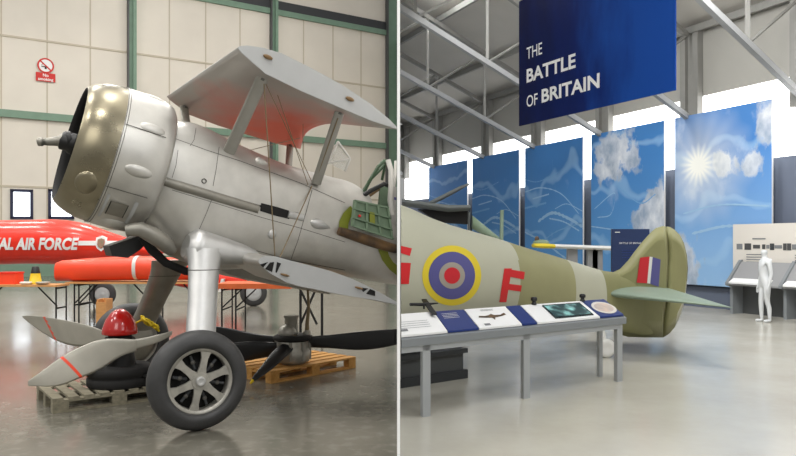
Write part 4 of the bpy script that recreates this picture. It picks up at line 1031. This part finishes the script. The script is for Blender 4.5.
mb.build('code_letter', ig, clip=(.03,-1))
# fin and rudder
fin = [(604,277),(611,273),(620,269),(628,260.5),(635,251),(643,241),(651,232),(656,228),(663,226),(670,227),(675,230),(680,235)]
rud = [(680,235),(684,243),(687,255),(688,268),(687,282),(685,300),(681,314),(675,327),(669,334),(663,337.5)]
low = [(663,337.5),(645,337.5),(628,337),(615,333)]
def thickfin(poly, t, m, name, par, mid=None):
    mb = MB(); pts = [QP(*q) for q in poly]; c = sum(pts,V(0,0,0))/len(pts); n = len(pts)
    edge = pts; ins = [p.lerp(c,.28) for p in pts]
    mb.add(edge+[p+QN*t for p in ins]+[p-QN*t for p in ins], [(i,(i+1)%n,n+(i+1)%n,n+i) for i in range(n)]+[((i+1)%n,i,2*n+i,2*n+(i+1)%n) for i in range(n)]+[tuple(range(n,2*n))]+[tuple(range(2*n,3*n))[::-1]], m, False)
    for i in range(2*n): mb.sm[i] = True
    return mb, mb.build(name, par)
hinge = [(663,337.5),(664,320),(667,300),(668,285),(668,270),(669,255),(668,240),(666,226.5)]
_, fo = thickfin(fin[:9]+[(666,226.5),(668,240),(669,255),(668,285),(667,300),(664,320),(663,337.5)]+[(645,337.5),(628,337),(615,333),(606,300)], .07,'olive_dark','tail_fin', ig)
rdm, ro = thickfin([(666.5,226.5),(670,227),(675,230)]+rud+hinge[1:-1], .045,'olive_dark','rudder', ig)
ro.data.materials.append(M['sky_grey'])
zr = QP(675,284).z
for p_ in ro.data.polygons:
    c = p_.center+ro.parent.location
    if c.z < zr and (c-Q0).dot(QD) > qs(676): p_.material_index = 1
fbm = MB(); 
def fq(px,py,d): p = QP(px-5.5,py-.5); return p+QN*d
def flash(a, m, d): fbm.add([fq(x,y,d) for x,y in a],[(0,1,2,3)],m)
flash([(641,258),(650.5,257),(648,283.5),(637.5,283)],'roundel_red',.079); flash([(650.5,257),(653.5,257.5),(651,284),(648,283.5)],'offwhite',.079); flash([(653.5,257.5),(661.5,260),(659.5,287),(651,284)],'roundel_blue',.079)
fbm.build('fin_flash', fo)
# tailplane
mb = MB()
root = [QP(604,288),QP(672,300)]; tipL = P(716,304,9.15); tipT = P(733,308.5,9.0)
secs = []
rl = Q0+QD*qs(598); rl.z = .89; rtp = Q0+QD*qs(672); rtp.z = .86
for i in range(12):
    t = i/11; k = t**.9
    le = rl.lerp(V(tipL.x,tipL.y,.765),k); te = rtp.lerp(V(tipT.x,tipT.y,.755),t)
    if i == 11: le = le.lerp(te,.5)
    th_ = .085*(1-t)+.006; ch = te-le
    secs.append([le+ch*(.5-.5*math.cos(2*math.pi*j/24))+V(0,0,1)*th_*math.sin(2*math.pi*j/24)*(1.2-.7*(.5-.5*math.cos(2*math.pi*j/24))) for j in range(24)])
mb.rings(secs,'stab'); mb.build('tailplane', ig)
mb = MB(); secs2 = [[p+( -QN*0) for p in r] for r in secs]
def refl(p): d = (p-Q0); d.z = 0; n_ = d.dot(QN); return p-QN*2*n_
mb.rings([[refl(p) for p in r] for r in secs[:9]],'stab'); mb.build('tailplane', ig)
# tail wheel
tw = P(606,0,9.7); tw.z = .13
mb = MB(); mb.lathe(tw, V(.2,-1,0), [(-.05,.07),(-.05,.11),(-.03,.13),(.03,.13),(.05,.11),(.05,.07),(.04,.02)],'offwhite',24); mb.build('tail_wheel', ig)
mb = MB(); mb.tube([tw+V(0,.04,0),tw+V(-.03,.1,.2),tw+V(-.05,.12,.36)],[.04,.05,.06],'offwhite',10); mb.build('tail_wheel_leg', ig)
# jack stand under the fuselage near the left (carries it)
mb = MB(); st = Q0+QD*.75
X = Matrix.Translation(V(st.x,st.y,0)) @ Matrix.Rotation(math.atan2(QD.y,QD.x),4,'Z')
cs_ = thing('support_cradle','dark grey box plinth on the floor under the fighter fuselage','plinth',V(st.x,st.y,0))
mb.box((-.95,-.1,.0),(.2,.5,.10),'plinth_dark',X).box((-.92,-.05,.1),(.17,.45,.30),'plinth_grey',X).box((-.95,-.1,.30),(.2,.5,.35),'plinth_dark',X); mb.build('plinth_body', cs_, clip=(.03,-1))
mb = MB(); mb.box((-.5,-.0,.35),(-.3,.3,.6),'plinth_grey',X); mb.build('saddle', cs_, clip=(.03,-1))

# ------------------------------------------------ information rail
TA, TB = V(P(423,0,6.36).x,6.36,0), V(P(621,0,8.0).x,8.0,0)
TD = (TB-TA).normalized(); TN = V(-.28,.96,0)    # towards the back (the rail's ends are cut on the skew)
TM = Matrix(((TD.x,TN.x,0,TA.x),(TD.y,TN.y,0,TA.y),(0,0,1,0),(0,0,0,1)))
TLn = (TB-TA).length
rail = thing('information_rail','long grey steel reading rail in front of the fighter tail','display stand',V(TA.x,TA.y,0))
def ztop(y): return .735+y*.36
x0t, x1t = -.36, TLn+.1
DT = .45
legs_x = (0.05, 1.34, TLn)
for x in legs_x:
    mb = MB(); mb.box((x-.045,.02,0),(x+.045,.09,.655),'rail_grey',TM); mb.build('leg', rail)
for x in (.35, 1.6, TLn-.05):
    mb = MB(); mb.box((x-.03,DT-.1,0),(x+.03,DT-.04,.84),'rail_grey',TM)
    if x > 2.0: mb.build('leg', rail)
mb = MB(); mb.box((x0t+.1,.02,.605),(x1t-.1,.08,.66),'rail_grey',TM); mb.build('front_beam', rail, clip=(.03,-1))
mb = MB(); c = [V(x0t,0,ztop(0)-.075),V(x1t,0,ztop(0)-.075),V(x1t,DT,ztop(DT)-.075),V(x0t,DT,ztop(DT)-.075),V(x0t,0,ztop(0)-.006),V(x1t,0,ztop(0)-.006),V(x1t,DT,ztop(DT)-.006),V(x0t,DT,ztop(DT)-.006)]
mb.hexa([TM @ q for q in c],'rail_dark'); mb.build('sloping_tray', rail, clip=(.03,-1))
def tu(px, py):  # ray to sloping surface -> local x,y
    d = P(px,py,1)-CAM; n = TD.cross(TN+V(0,0,.36)).normalized(); n0 = TA+V(0,0,.735); t = (n0-CAM).dot(n)/d.dot(n); q = CAM+d*t-TA; det = TD.x*TN.y-TD.y*TN.x
    return (q.x*TN.y-q.y*TN.x)/det, (TD.x*q.y-TD.y*q.x)/det
def slab(xa, xb, m, name, lab, h=.02, ya=.03, yb=DT-.02, group='graphic panels on the reading rail', par=None, base=0):
    c = [V(x,y,ztop(y)+z) for z in (base+.001,base+h) for x,y in ((xa,ya),(xb,ya),(xb,yb),(xa,yb))]
    mb = MB(); mb.hexa([TM @ q for q in c], m)
    o = mb.build(name, par, clip=(.03,-1))
    if lab: tag(o, lab, 'panel', group)
    return o
def tp(x, y, z=.0): return TM @ V(x,y,ztop(y)+z)
bx = [tu(px, py)[0] for px, py in ((402,326),(440,322),(470,319),(512,315),(527,314),(589,309),(621,305))]
bx[0] = -.33; bx[-1] = x1t-.02
labs = ['white printed panel under the little black model, left end of the reading rail','plain dark blue panel between the two white printed panels','white panel with a small aircraft side view on the reading rail','narrow dark blue panel just left of the screen panel','white panel holding the dark video screen','blue panel with the pale oval picture, right end of the reading rail']
cols_ = ['white','panel_blue','white','panel_blue','white','panel_blue']
pan = [slab(bx[i]+.006,bx[i+1]-.006,cols_[i],'graphic_panel',labs[i]) for i in range(6)]
def ink(par, xa, xb, ya, yb, m, z=.023):
    mb = MB(); mb.add([tp(xa,ya,z),tp(xb,ya,z),tp(xb,yb,z),tp(xa,yb,z)],[(0,1,2,3)],m); return mb
w0 = bx[1]-bx[0]
mb = MB()
for k in range(4): mb.add([tp(bx[0]+.12,.14+k*.04,.023),tp(bx[1]-.15,.14+k*.04,.023),tp(bx[1]-.15,.146+k*.04,.023),tp(bx[0]+.12,.146+k*.04,.023)],[(0,1,2,3)],'panel_ink')
mb.add([tp(bx[0]+.1,.09,.023),tp(bx[0]+.2,.09,.023),tp(bx[0]+.2,.13,.023),tp(bx[0]+.1,.13,.023)],[(0,1,2,3)],'panel_ink')
mb.build('printed_text', pan[0], clip=(.03,-1))
mb = MB(); xm = (bx[2]+bx[3])/2; ww = (bx[3]-bx[2])*.33
sil = [(-1,.30),(-.9,.36),(-.5,.34),(-.2,.36),(0,.40),(.15,.35),(.6,.34),(.95,.40),(1,.33),(.6,.29),(.1,.26),(-.05,.18),(-.15,.26),(-.6,.28)]
mb.add([tp(xm+a*ww,.24+(b-.32)*.6,.023) for a,b in sil],[tuple(range(len(sil)))],'leather')
for yy in (.36,.38): mb.add([tp(xm-ww*.5,yy,.023),tp(xm+ww*.4,yy,.023),tp(xm+ww*.4,yy+.008,.023),tp(xm-ww*.5,yy+.008,.023)],[(0,1,2,3)],'panel_ink')
mb.add([tp(xm-ww,.06,.023),tp(xm-ww*.6,.06,.023),tp(xm-ww*.6,.10,.023),tp(xm-ww,.10,.023)],[(0,1,2,3)],'panel_ink')
mb.build('printed_picture', pan[2])
mb = MB()
for k in range(4): mb.add([tp(bx[1]+.06,.27+k*.03,.023),tp(bx[1]+.26,.27+k*.03,.023),tp(bx[1]+.26,.277+k*.03,.023),tp(bx[1]+.06,.277+k*.03,.023)],[(0,1,2,3)],'offwhite')
mb.build('printed_text', pan[1])
sxa, sxb = bx[4]+.30, bx[5]-.08
scn = slab(sxa,sxb,'screen','video_screen',None,.012,.07,.37,par=pan[4],base=.02)
M['oval'] = mat('oval_print', rgb(214,190,170), .6, col2=rgb(176,168,164), nscale=9)
M['screen_lit'] = mat('screen_picture', rgb(60,140,140), .3, emit=(.25,.75,.75,1), estr=.5)
nt = M['screen_lit'].node_tree; N = nt.nodes; n_ = N.new('ShaderNodeTexNoise'); n_.inputs['Scale'].default_value = 7; n_.inputs['Detail'].default_value = 4
tc = N.new('ShaderNodeTexCoord'); nt.links.new(tc.outputs['Object'], n_.inputs['Vector']); r_ = N.new('ShaderNodeValToRGB'); r_.color_ramp.elements[0].position = .45; r_.color_ramp.elements[0].color = (.005,.03,.035,1); r_.color_ramp.elements[1].position = .68; r_.color_ramp.elements[1].color = (.45,.95,.9,1)
nt.links.new(n_.outputs['Fac'], r_.inputs[0]); nt.links.new(r_.outputs[0], N['Principled BSDF'].inputs['Emission Color']); N['Principled BSDF'].inputs['Emission Strength'].default_value = .7; N['Principled BSDF'].inputs['Base Color'].default_value = (.01,.03,.03,1)
mb = MB(); mb.add([tp(sxa+.02,.09,.034),tp(sxb-.02,.09,.034),tp(sxb-.02,.35,.034),tp(sxa+.02,.35,.034)],[(0,1,2,3)],'screen_lit'); mb.build('screen_picture', scn)
mb = MB(); xm = (bx[5]+bx[6])/2+.02; n = 28; mb.add([tp(xm+.19*math.cos(2*math.pi*k/n),.22+.15*math.sin(2*math.pi*k/n),.024) for k in range(n)],[tuple(range(n))],'board_cream')
mb.add([tp(xm+.15*math.cos(2*math.pi*k/n),.22+.11*math.sin(2*math.pi*k/n),.026) for k in range(n)],[tuple(range(n))],'oval'); mb.build('oval_picture', pan[5])
# tactile model and handsets
x, y = tu(424,311); md = thing('aircraft_model','tiny black aircraft model standing on the left white panel','model',tp(x,y,.02))
mb = MB(); a, b = tp(*tu(410,310),.07), tp(*tu(438,309.5),.07); mb.lens([a,(a+b)/2,b],[a+V(0,0,-.03),(a+b)/2+V(0,0,-.035),b+V(0,0,-.012)],[.02,.022,.008],TN,'black',10); mb.build('fuselage', md)
mb = MB(); c_ = tp(x,y,.06); a = tp(*tu(424,305),.055); b = tp(*tu(434.5,320),.055); mb.beam(a,b,.05,.016,'black'); mb.build('wing', md)
mb = MB(); mb.tube([tp(x,y,.021),tp(x,y,.06)],.01,'black',8); mb.build('stem', md)
for px, py, lb in ((534,306.5,'black listening handset at the left corner of the screen panel'),(582.5,303,'black listening handset between the screen and the oval picture panel')):
    x, y = tu(px, py); t = thing('listening_handset', lb, 'handset', tp(x,y,.02), 'listening handsets on the reading rail')
    mb = MB(); mb.lathe(tp(x,y,.0215),V(0,0,1),[(0,.03),(.015,.03),(.02,.022),(.04,.022),(.045,.036),(.075,.036),(.085,.02)],'black',16); mb.build('handset_body', t)

# ------------------------------------------------ far right display desk, backboard and statue

def loc(p): d = p-ra; return d.dot(DR), -d.dot(NR)
g = P(723,314,1120/72.0); dt0, dy0 = loc(g)
g2 = P(790,320,1120/78.0); dt1, dy1 = loc(g2)
DY = (dy0+dy1)/2
def dl(x, y, z): return RM @ V(dt0+x, DY+y, z)       # x along the desk, y back towards the wall
dk = thing('display_desk','grey sloping display desk with white panels against the sun sky board','display stand',dl(1.3,0,0))
DL = 2.75; dep = -DY-.36
def prof(xa, xb, m, name):
    mb = MB(); yz = [(.12,0),(.12,.60),(-.04,.64),(-.04,.70),(dep*.9,1.20),(dep,1.20),(dep,0)]
    a = [dl(xa,y,z) for y,z in yz]; mb.prism(a, dl(xb,0,0)-dl(xa,0,0), m); return mb.build(name, dk)
bays = [(.07,1.28),(1.35,2.68)]
for x in (0,1.28,2.68): prof(x,x+.07,'rail_dark','side_panel')
for a, b in bays:
    mb = MB(); mb.hexa([dl(x,y,z) for z in (0,.72) for x,y in ((a,.45),(b,.45),(b,.49),(a,.49))],'plinth_grey'); mb.build('kick_panel', dk)
    q = [(.0,.65),(dep*.9,1.14)]
    mb = MB(); mb.hexa([dl(a,.0,.64),dl(b,.0,.64),dl(b,dep*.9,1.12),dl(a,dep*.9,1.12),dl(a,.0,.68),dl(b,.0,.68),dl(b,dep*.9,1.16),dl(a,dep*.9,1.16)],'desk_grey'); mb.build('sloping_top', dk)
    a += .03; b -= .22
    mb = MB(); mb.hexa([dl(a,-.05,.685),dl(b,-.05,.685),dl(b,.25,.845),dl(a,.25,.845),dl(a,-.05,.72),dl(b,-.05,.72),dl(b,.25,.88),dl(a,.25,.88)],'white'); mb.build('reading_panel', dk)
bo = -DY-.32
def b_z(py, px=740):
    p = RW(px,0,.32); return H-(py-HZ)/F_PX*p.y
def btx(px):
    k = (px-CX)/F_PX; o_ = ra+NR*.32; t = (k*o_.y-o_.x)/(DR.x-k*DR.y); return t-dt0
bb = thing('backboard','cream display board with a row of small pictures above the display desk','board',dl(1.5,bo,1.0))
xa, xb = btx(733), btx(800)
def bbox(x0,x1,z0,z1,m,o=.0,t=.06):
    mb.hexa([dl(x,bo+y,z) for z in (z0,z1) for x,y in ((x0,-o),(x1,-o),(x1,t),(x0,t))],m)
mb = MB(); bbox(xa,xb,.9,b_z(224.5),'board_cream'); mb.build('board', bb)
for x in (xa+.2,xb-.3): mb = MB(); bbox(x,x+.08,0,.9,'rail_dark',-.01,.05); mb.build('post', bb)
mb = MB(); rnd = random.Random(5); x = xa+.1
while x < xb-.1:
    w = rnd.uniform(.06,.2); h = rnd.uniform(.06,.15); zc = b_z(246.5); bbox(x,x+w,zc-h/2,zc+h/2,rnd.choice(['ink_dark','plinth_dark','panel_ink']),.008,-.001); x += w+rnd.uniform(.0,.06)
for xq, wq in ((xa+.5,.32),(xa+1.6,.22)): bbox(xq,xq+wq,b_z(239.5),b_z(238.3),'panel_ink',.008,-.001)
for xq in (xa+.35,xa+1.5):
    for k in range(5): bbox(xq,xq+.4,b_z(254.5+k*2.4),b_z(253.7+k*2.4),'panel_ink',.008,-.001)
mb.build('printed_pictures', bb)
# information sign behind the tail
Ys = 14.2
def DZ(py, Y): return H-(py-HZ)/F_PX*Y
sg = thing('information_sign','navy blue upright information sign behind the tail fin','sign',V(P(630,0,Ys).x,Ys,0))
mb = MB(); xa, xb = P(612,0,Ys).x, P(649.5,0,Ys).x; mb.box((xa,Ys,.35),(xb,Ys+.08,DZ(229,Ys)),'panel_navy'); mb.box((xa+.05,Ys-.1,0),(xb-.05,Ys+.2,.35),'panel_navy'); mb.build('sign_board', sg)
mb = MB(); vs, fs = text_mesh('BATTLE OF BRITAIN', .052, 0, 'CENTER', 2); zc = DZ(244,Ys)
mb.add([V((xa+xb)/2+v.x, Ys-.006, zc+v.y) for v in vs], fs, 'offwhite')
mb.box((xa+.06,Ys-.006,DZ(232.6,Ys)),(xa+.16,Ys-.001,DZ(231.8,Ys)),'offwhite')
for k in range(4): mb.box(((xa+xb)/2-.18,Ys-.006,zc-.13-k*.05),((xa+xb)/2+.18,Ys-.001,zc-.12-k*.05),'panel_blue')
mb.build('sign_text', sg)

# statue
def statue():
    Yf = 14.0; fx_ = P(765,0,Yf).x; base = V(fx_,Yf,0)
    t = thing('statue','plain white standing human figure facing the display desk, arms at its sides','statue',base)
    hgt = 1.49; s = hgt/1.75
    J = {}; pts = []; rad = []; ed = []
    def v(name, x, y, z, rx, ry=None, par=None):   # x forward (screen left), y sideways
        pts.append((-x*s, y*s, z*s)); rad.append((rx*s, (ry or rx)*s)); J[name] = len(pts)-1
        if par: ed.append((J[par], J[name]))
    v('pelvis',0,0,.95,.15,.115); v('waist',.0,0,1.08,.125,.10,'pelvis'); v('chest',.01,0,1.27,.155,.115,'waist'); v('upper',.0,0,1.41,.13,.095,'chest'); v('neck',.0,0,1.51,.058,.058,'upper'); v('neck2',.015,0,1.56,.055,.058,'neck')
    v('head',.02,0,1.63,.078,.09,'neck2'); v('crown',.012,0,1.70,.066,.08,'head')
    for sd, n in ((1,'l'),(-1,'r')):
        v('sh'+n,-.0,sd*.175,1.42,.062,None,'upper'); v('el'+n,-.03,sd*.22,1.13,.043,None,'sh'+n); v('wr'+n,.03,sd*.23,.88,.03,None,'el'+n); v('ha'+n,.05,sd*.23,.80,.036,.02,'wr'+n)
        for q, (dx, ln) in enumerate(((.03,.075),(.012,.085),(-.006,.08),(-.022,.065))):
            v('f%d%s'%(q,n),.05+dx,sd*.232,.755,.011,None,'ha'+n); v('g%d%s'%(q,n),.055+dx,sd*.225,.755-ln,.008,None,'f%d%s'%(q,n))
        v('t'+n,.085,sd*.215,.79,.012,None,'ha'+n); v('tt'+n,.10,sd*.205,.745,.010,None,'t'+n)
        v('hip'+n,0,sd*.09,.88,.095,None,'pelvis'); fo = .05 if sd > 0 else -.04
        v('kn'+n,.02+fo*.5,sd*.095,.49,.058,None,'hip'+n); v('cf'+n,-.01+fo,sd*.095,.33,.055,None,'kn'+n); v('an'+n,-.02+fo,sd*.095,.09,.038,None,'cf'+n)
        v('he'+n,-.03+fo,sd*.095,.04,.035,None,'an'+n); v('to'+n,.13+fo,sd*.10,.028,.034,.025,'he'+n)
    me = bpy.data.meshes.new('figure'); me.from_pydata(pts, ed, []); o = bpy.data.objects.new('figure', me); COL.objects.link(o)
    bm = bmesh.new(); bm.from_mesh(me); ly = bm.verts.layers.skin.verify()
    for vv, r in zip(bm.verts, rad): vv[ly].radius = r
    bm.verts.ensure_lookup_table(); bm.verts[0][ly].use_root = True; bm.to_mesh(me); bm.free()
    m1 = o.modifiers.new('s','SKIN'); m2 = o.modifiers.new('ss','SUBSURF'); m2.levels = 2; m2.render_levels = 2
    bpy.context.view_layer.update(); me2 = bpy.data.meshes.new_from_object(o.evaluated_get(bpy.context.evaluated_depsgraph_get()))
    bpy.data.objects.remove(o); zmin = min(q.co.z for q in me2.vertices)
    for q in me2.vertices: q.co.z -= zmin
    for p_ in me2.polygons: p_.use_smooth = True
    # face: nose and brow pulled out of the surface
    for q in me2.vertices:
        if q.co.z > 1.56*s and q.co.x < -.06*s and abs(q.co.y) < .02*s and 1.60*s < q.co.z < 1.66*s: q.co.x -= .018*s
    me2.materials.clear(); me2.materials.append(M['statue']); me2.name = 'body'
    b = bpy.data.objects.new('body', me2); COL.objects.link(b); b.parent = t
statue()

# ------------------------------------------------ other aircraft behind the fighter
Yo = 18.0
oa = thing('aircraft','dark grey aircraft with upswept wing behind the fighter, left of the sky boards','aircraft',V(P(455,0,Yo).x,Yo,0))
mb = MB(); mb.lens([P(402,199,Yo),P(425,202,Yo),P(448,205,Yo),P(469,205,Yo)],[P(402,206,Yo),P(425,209,Yo),P(448,212,Yo),P(469,211,Yo)],[.5,.5,.5,.4],V(0,1,0),'far_grey',14); mb.build('wing', oa, clip=CR)
mb = MB(); mb.lens([P(428,202,Yo),P(445,193.5,Yo),P(460,186,Yo),P(469,183,Yo)],[P(436,203,Yo),P(450,196,Yo),P(463,188.5,Yo),P(469.5,185,Yo)],[.12,.1,.06,.02],V(0,1,0),'far_grey',12); mb.build('propeller_blade', oa)
mb = MB(); mb.prism([P(418,209,Yo),P(468,209,Yo),P(468,224,Yo),P(440,222,Yo)],V(0,.5,0),'matte_black'); mb.build('wheel_bay', oa)
mb = MB(); rs = []
for i in range(9):
    t = i/8; px = 472+t*27; yc = 222+t*18; r = (7-4*t)/F_PX*Yo
    rs.append([P(px,yc,Yo)+V(0,r*math.cos(2*math.pi*k/20),r*math.sin(2*math.pi*k/20)) for k in range(20)])
mb.rings(rs,'far_green'); mb.build('nose', oa)
mb = MB(); mb.tube([V(P(469,0,Yo).x,Yo,.0),P(469,212,Yo)],.035,'far_grey',8); mb.tube([P(501.5,240,Yo),P(502,210,Yo)],.05,'far_green',8); mb.build('undercarriage_leg', oa)
Yp = 16.5
ob = thing('aircraft','pale aircraft wing with yellow edge and brown cowl showing above the fighter tail','aircraft',V(P(575,0,Yp).x,Yp,0))
mb = MB(); mb.lens([P(553,244,Yp),P(580,245,Yp),P(612,246,Yp)],[P(553,248,Yp),P(580,249.5,Yp),P(612,250.5,Yp)],[.3,.3,.25],V(0,1,0),'offwhite',12); mb.build('wing', ob)
mb = MB(); mb.lens([P(533,243.5,Yp),P(545,243.5,Yp),P(553,244,Yp)],[P(533,247.5,Yp),P(545,248.5,Yp),P(553,248.5,Yp)],[.2,.3,.3],V(0,1,0),'roundel_yellow',12); mb.build('wing_tip', ob)
mb = MB(); mb.ell(P(541,243,Yp+.3),(V(.20,0,0),V(0,.15,0),V(0,0,.09)),'far_green',14); mb.ell(P(537,240,Yp+.3),(V(.06,0,0),V(0,.06,0),V(0,0,.1)),'leather',10); mb.build('cowl', ob)
mb = MB(); 
for px in (572,592,597): x = P(px,0,Yp).x; mb.box((x-.12,Yp-.06,0),(x+.12,Yp+.06,1.45),'desk_grey')
mb.build('support_stand', ob)

# ================================================================== CAMERA, LIGHT
cam = bpy.data.cameras.new('camera'); co = bpy.data.objects.new('camera', cam); COL.objects.link(co)
co.location = CAM; co.rotation_euler = (R(90),0,0); cam.sensor_fit = 'HORIZONTAL'; cam.sensor_width = 36; cam.lens = 36*F_PX/796
cam.shift_y = (HZ-228)/796; cam.clip_end = 200; cam.clip_start = .05
scene.camera = co
def area(name, loc, size, power, rot=(0,0,0), col=(1,1,1), sy=None):
    l = bpy.data.lights.new(name,'AREA'); l.energy = power; l.size = size; l.color = col
    if sy: l.shape = 'RECTANGLE'; l.size_y = sy
    o = bpy.data.objects.new(name, l); COL.objects.link(o); o.location = loc; o.rotation_euler = rot; return o
warm = (1,.97,.92)
# left hall: rows of roof lamps
for x in (-3,-9,-15):
    for y in (1,8,15,22): area('roof_lamp', (x,y,12.5), 1.6, 330, col=warm)
area('roof_lamp', (-4,-3,7), 4, 200, (R(50),0,R(0)), warm)
for x, y in ((-16,25),(-10,29),(-4,32)): area('wall_fill_light', (x,y,14.5), 2.5, 190, (R(40),0,R(32)), warm)  # unseen fill lights, added to brighten the cream back wall
# right hall lamps below the roof
for x, y in ((3,1),(3,6),(8,3)): area('roof_lamp', (x,y,8), 2.0, 150)
area('roof_lamp', (6,-3,6), 4, 150, (R(55),0,R(-10)))
for x, y, z in ((5,10.5,6.3),(2.2,14,8),(1.5,19,9)): area('wall_fill_light', (x,y,z), 1.6, 330, (R(52),0,R(-62)))  # unseen fills tilted at the far wall, added to lift the sky boards
w = bpy.data.worlds.new('world'); scene.world = w; w.use_nodes = True; nt = w.node_tree; N = nt.nodes
tc = N.new('ShaderNodeTexCoord'); sp = N.new('ShaderNodeSeparateXYZ'); nt.links.new(tc.outputs['Generated'], sp.inputs[0])
r = N.new('ShaderNodeValToRGB'); e = r.color_ramp.elements
mr = N.new('ShaderNodeMapRange'); mr.inputs[1].default_value = -1; nt.links.new(sp.outputs[2], mr.inputs[0])
e[0].position = .35; e[0].color = (.22,.21,.20,1); e[1].position = 1; e[1].color = (.95,.96,1,1); k = e.new(.52); k.color = (.5,.5,.49,1); k = e.new(.7); k.color = (.85,.85,.84,1)
nt.links.new(mr.outputs[0], r.inputs[0]); nt.links.new(r.outputs[0], N['Background'].inputs[0]); N['Background'].inputs[1].default_value = .6
scene.view_settings.view_transform = 'Standard'; scene.view_settings.look = 'None'; scene.view_settings.gamma = 1; scene.view_settings.exposure = 0
scene.view_settings.use_curve_mapping = False
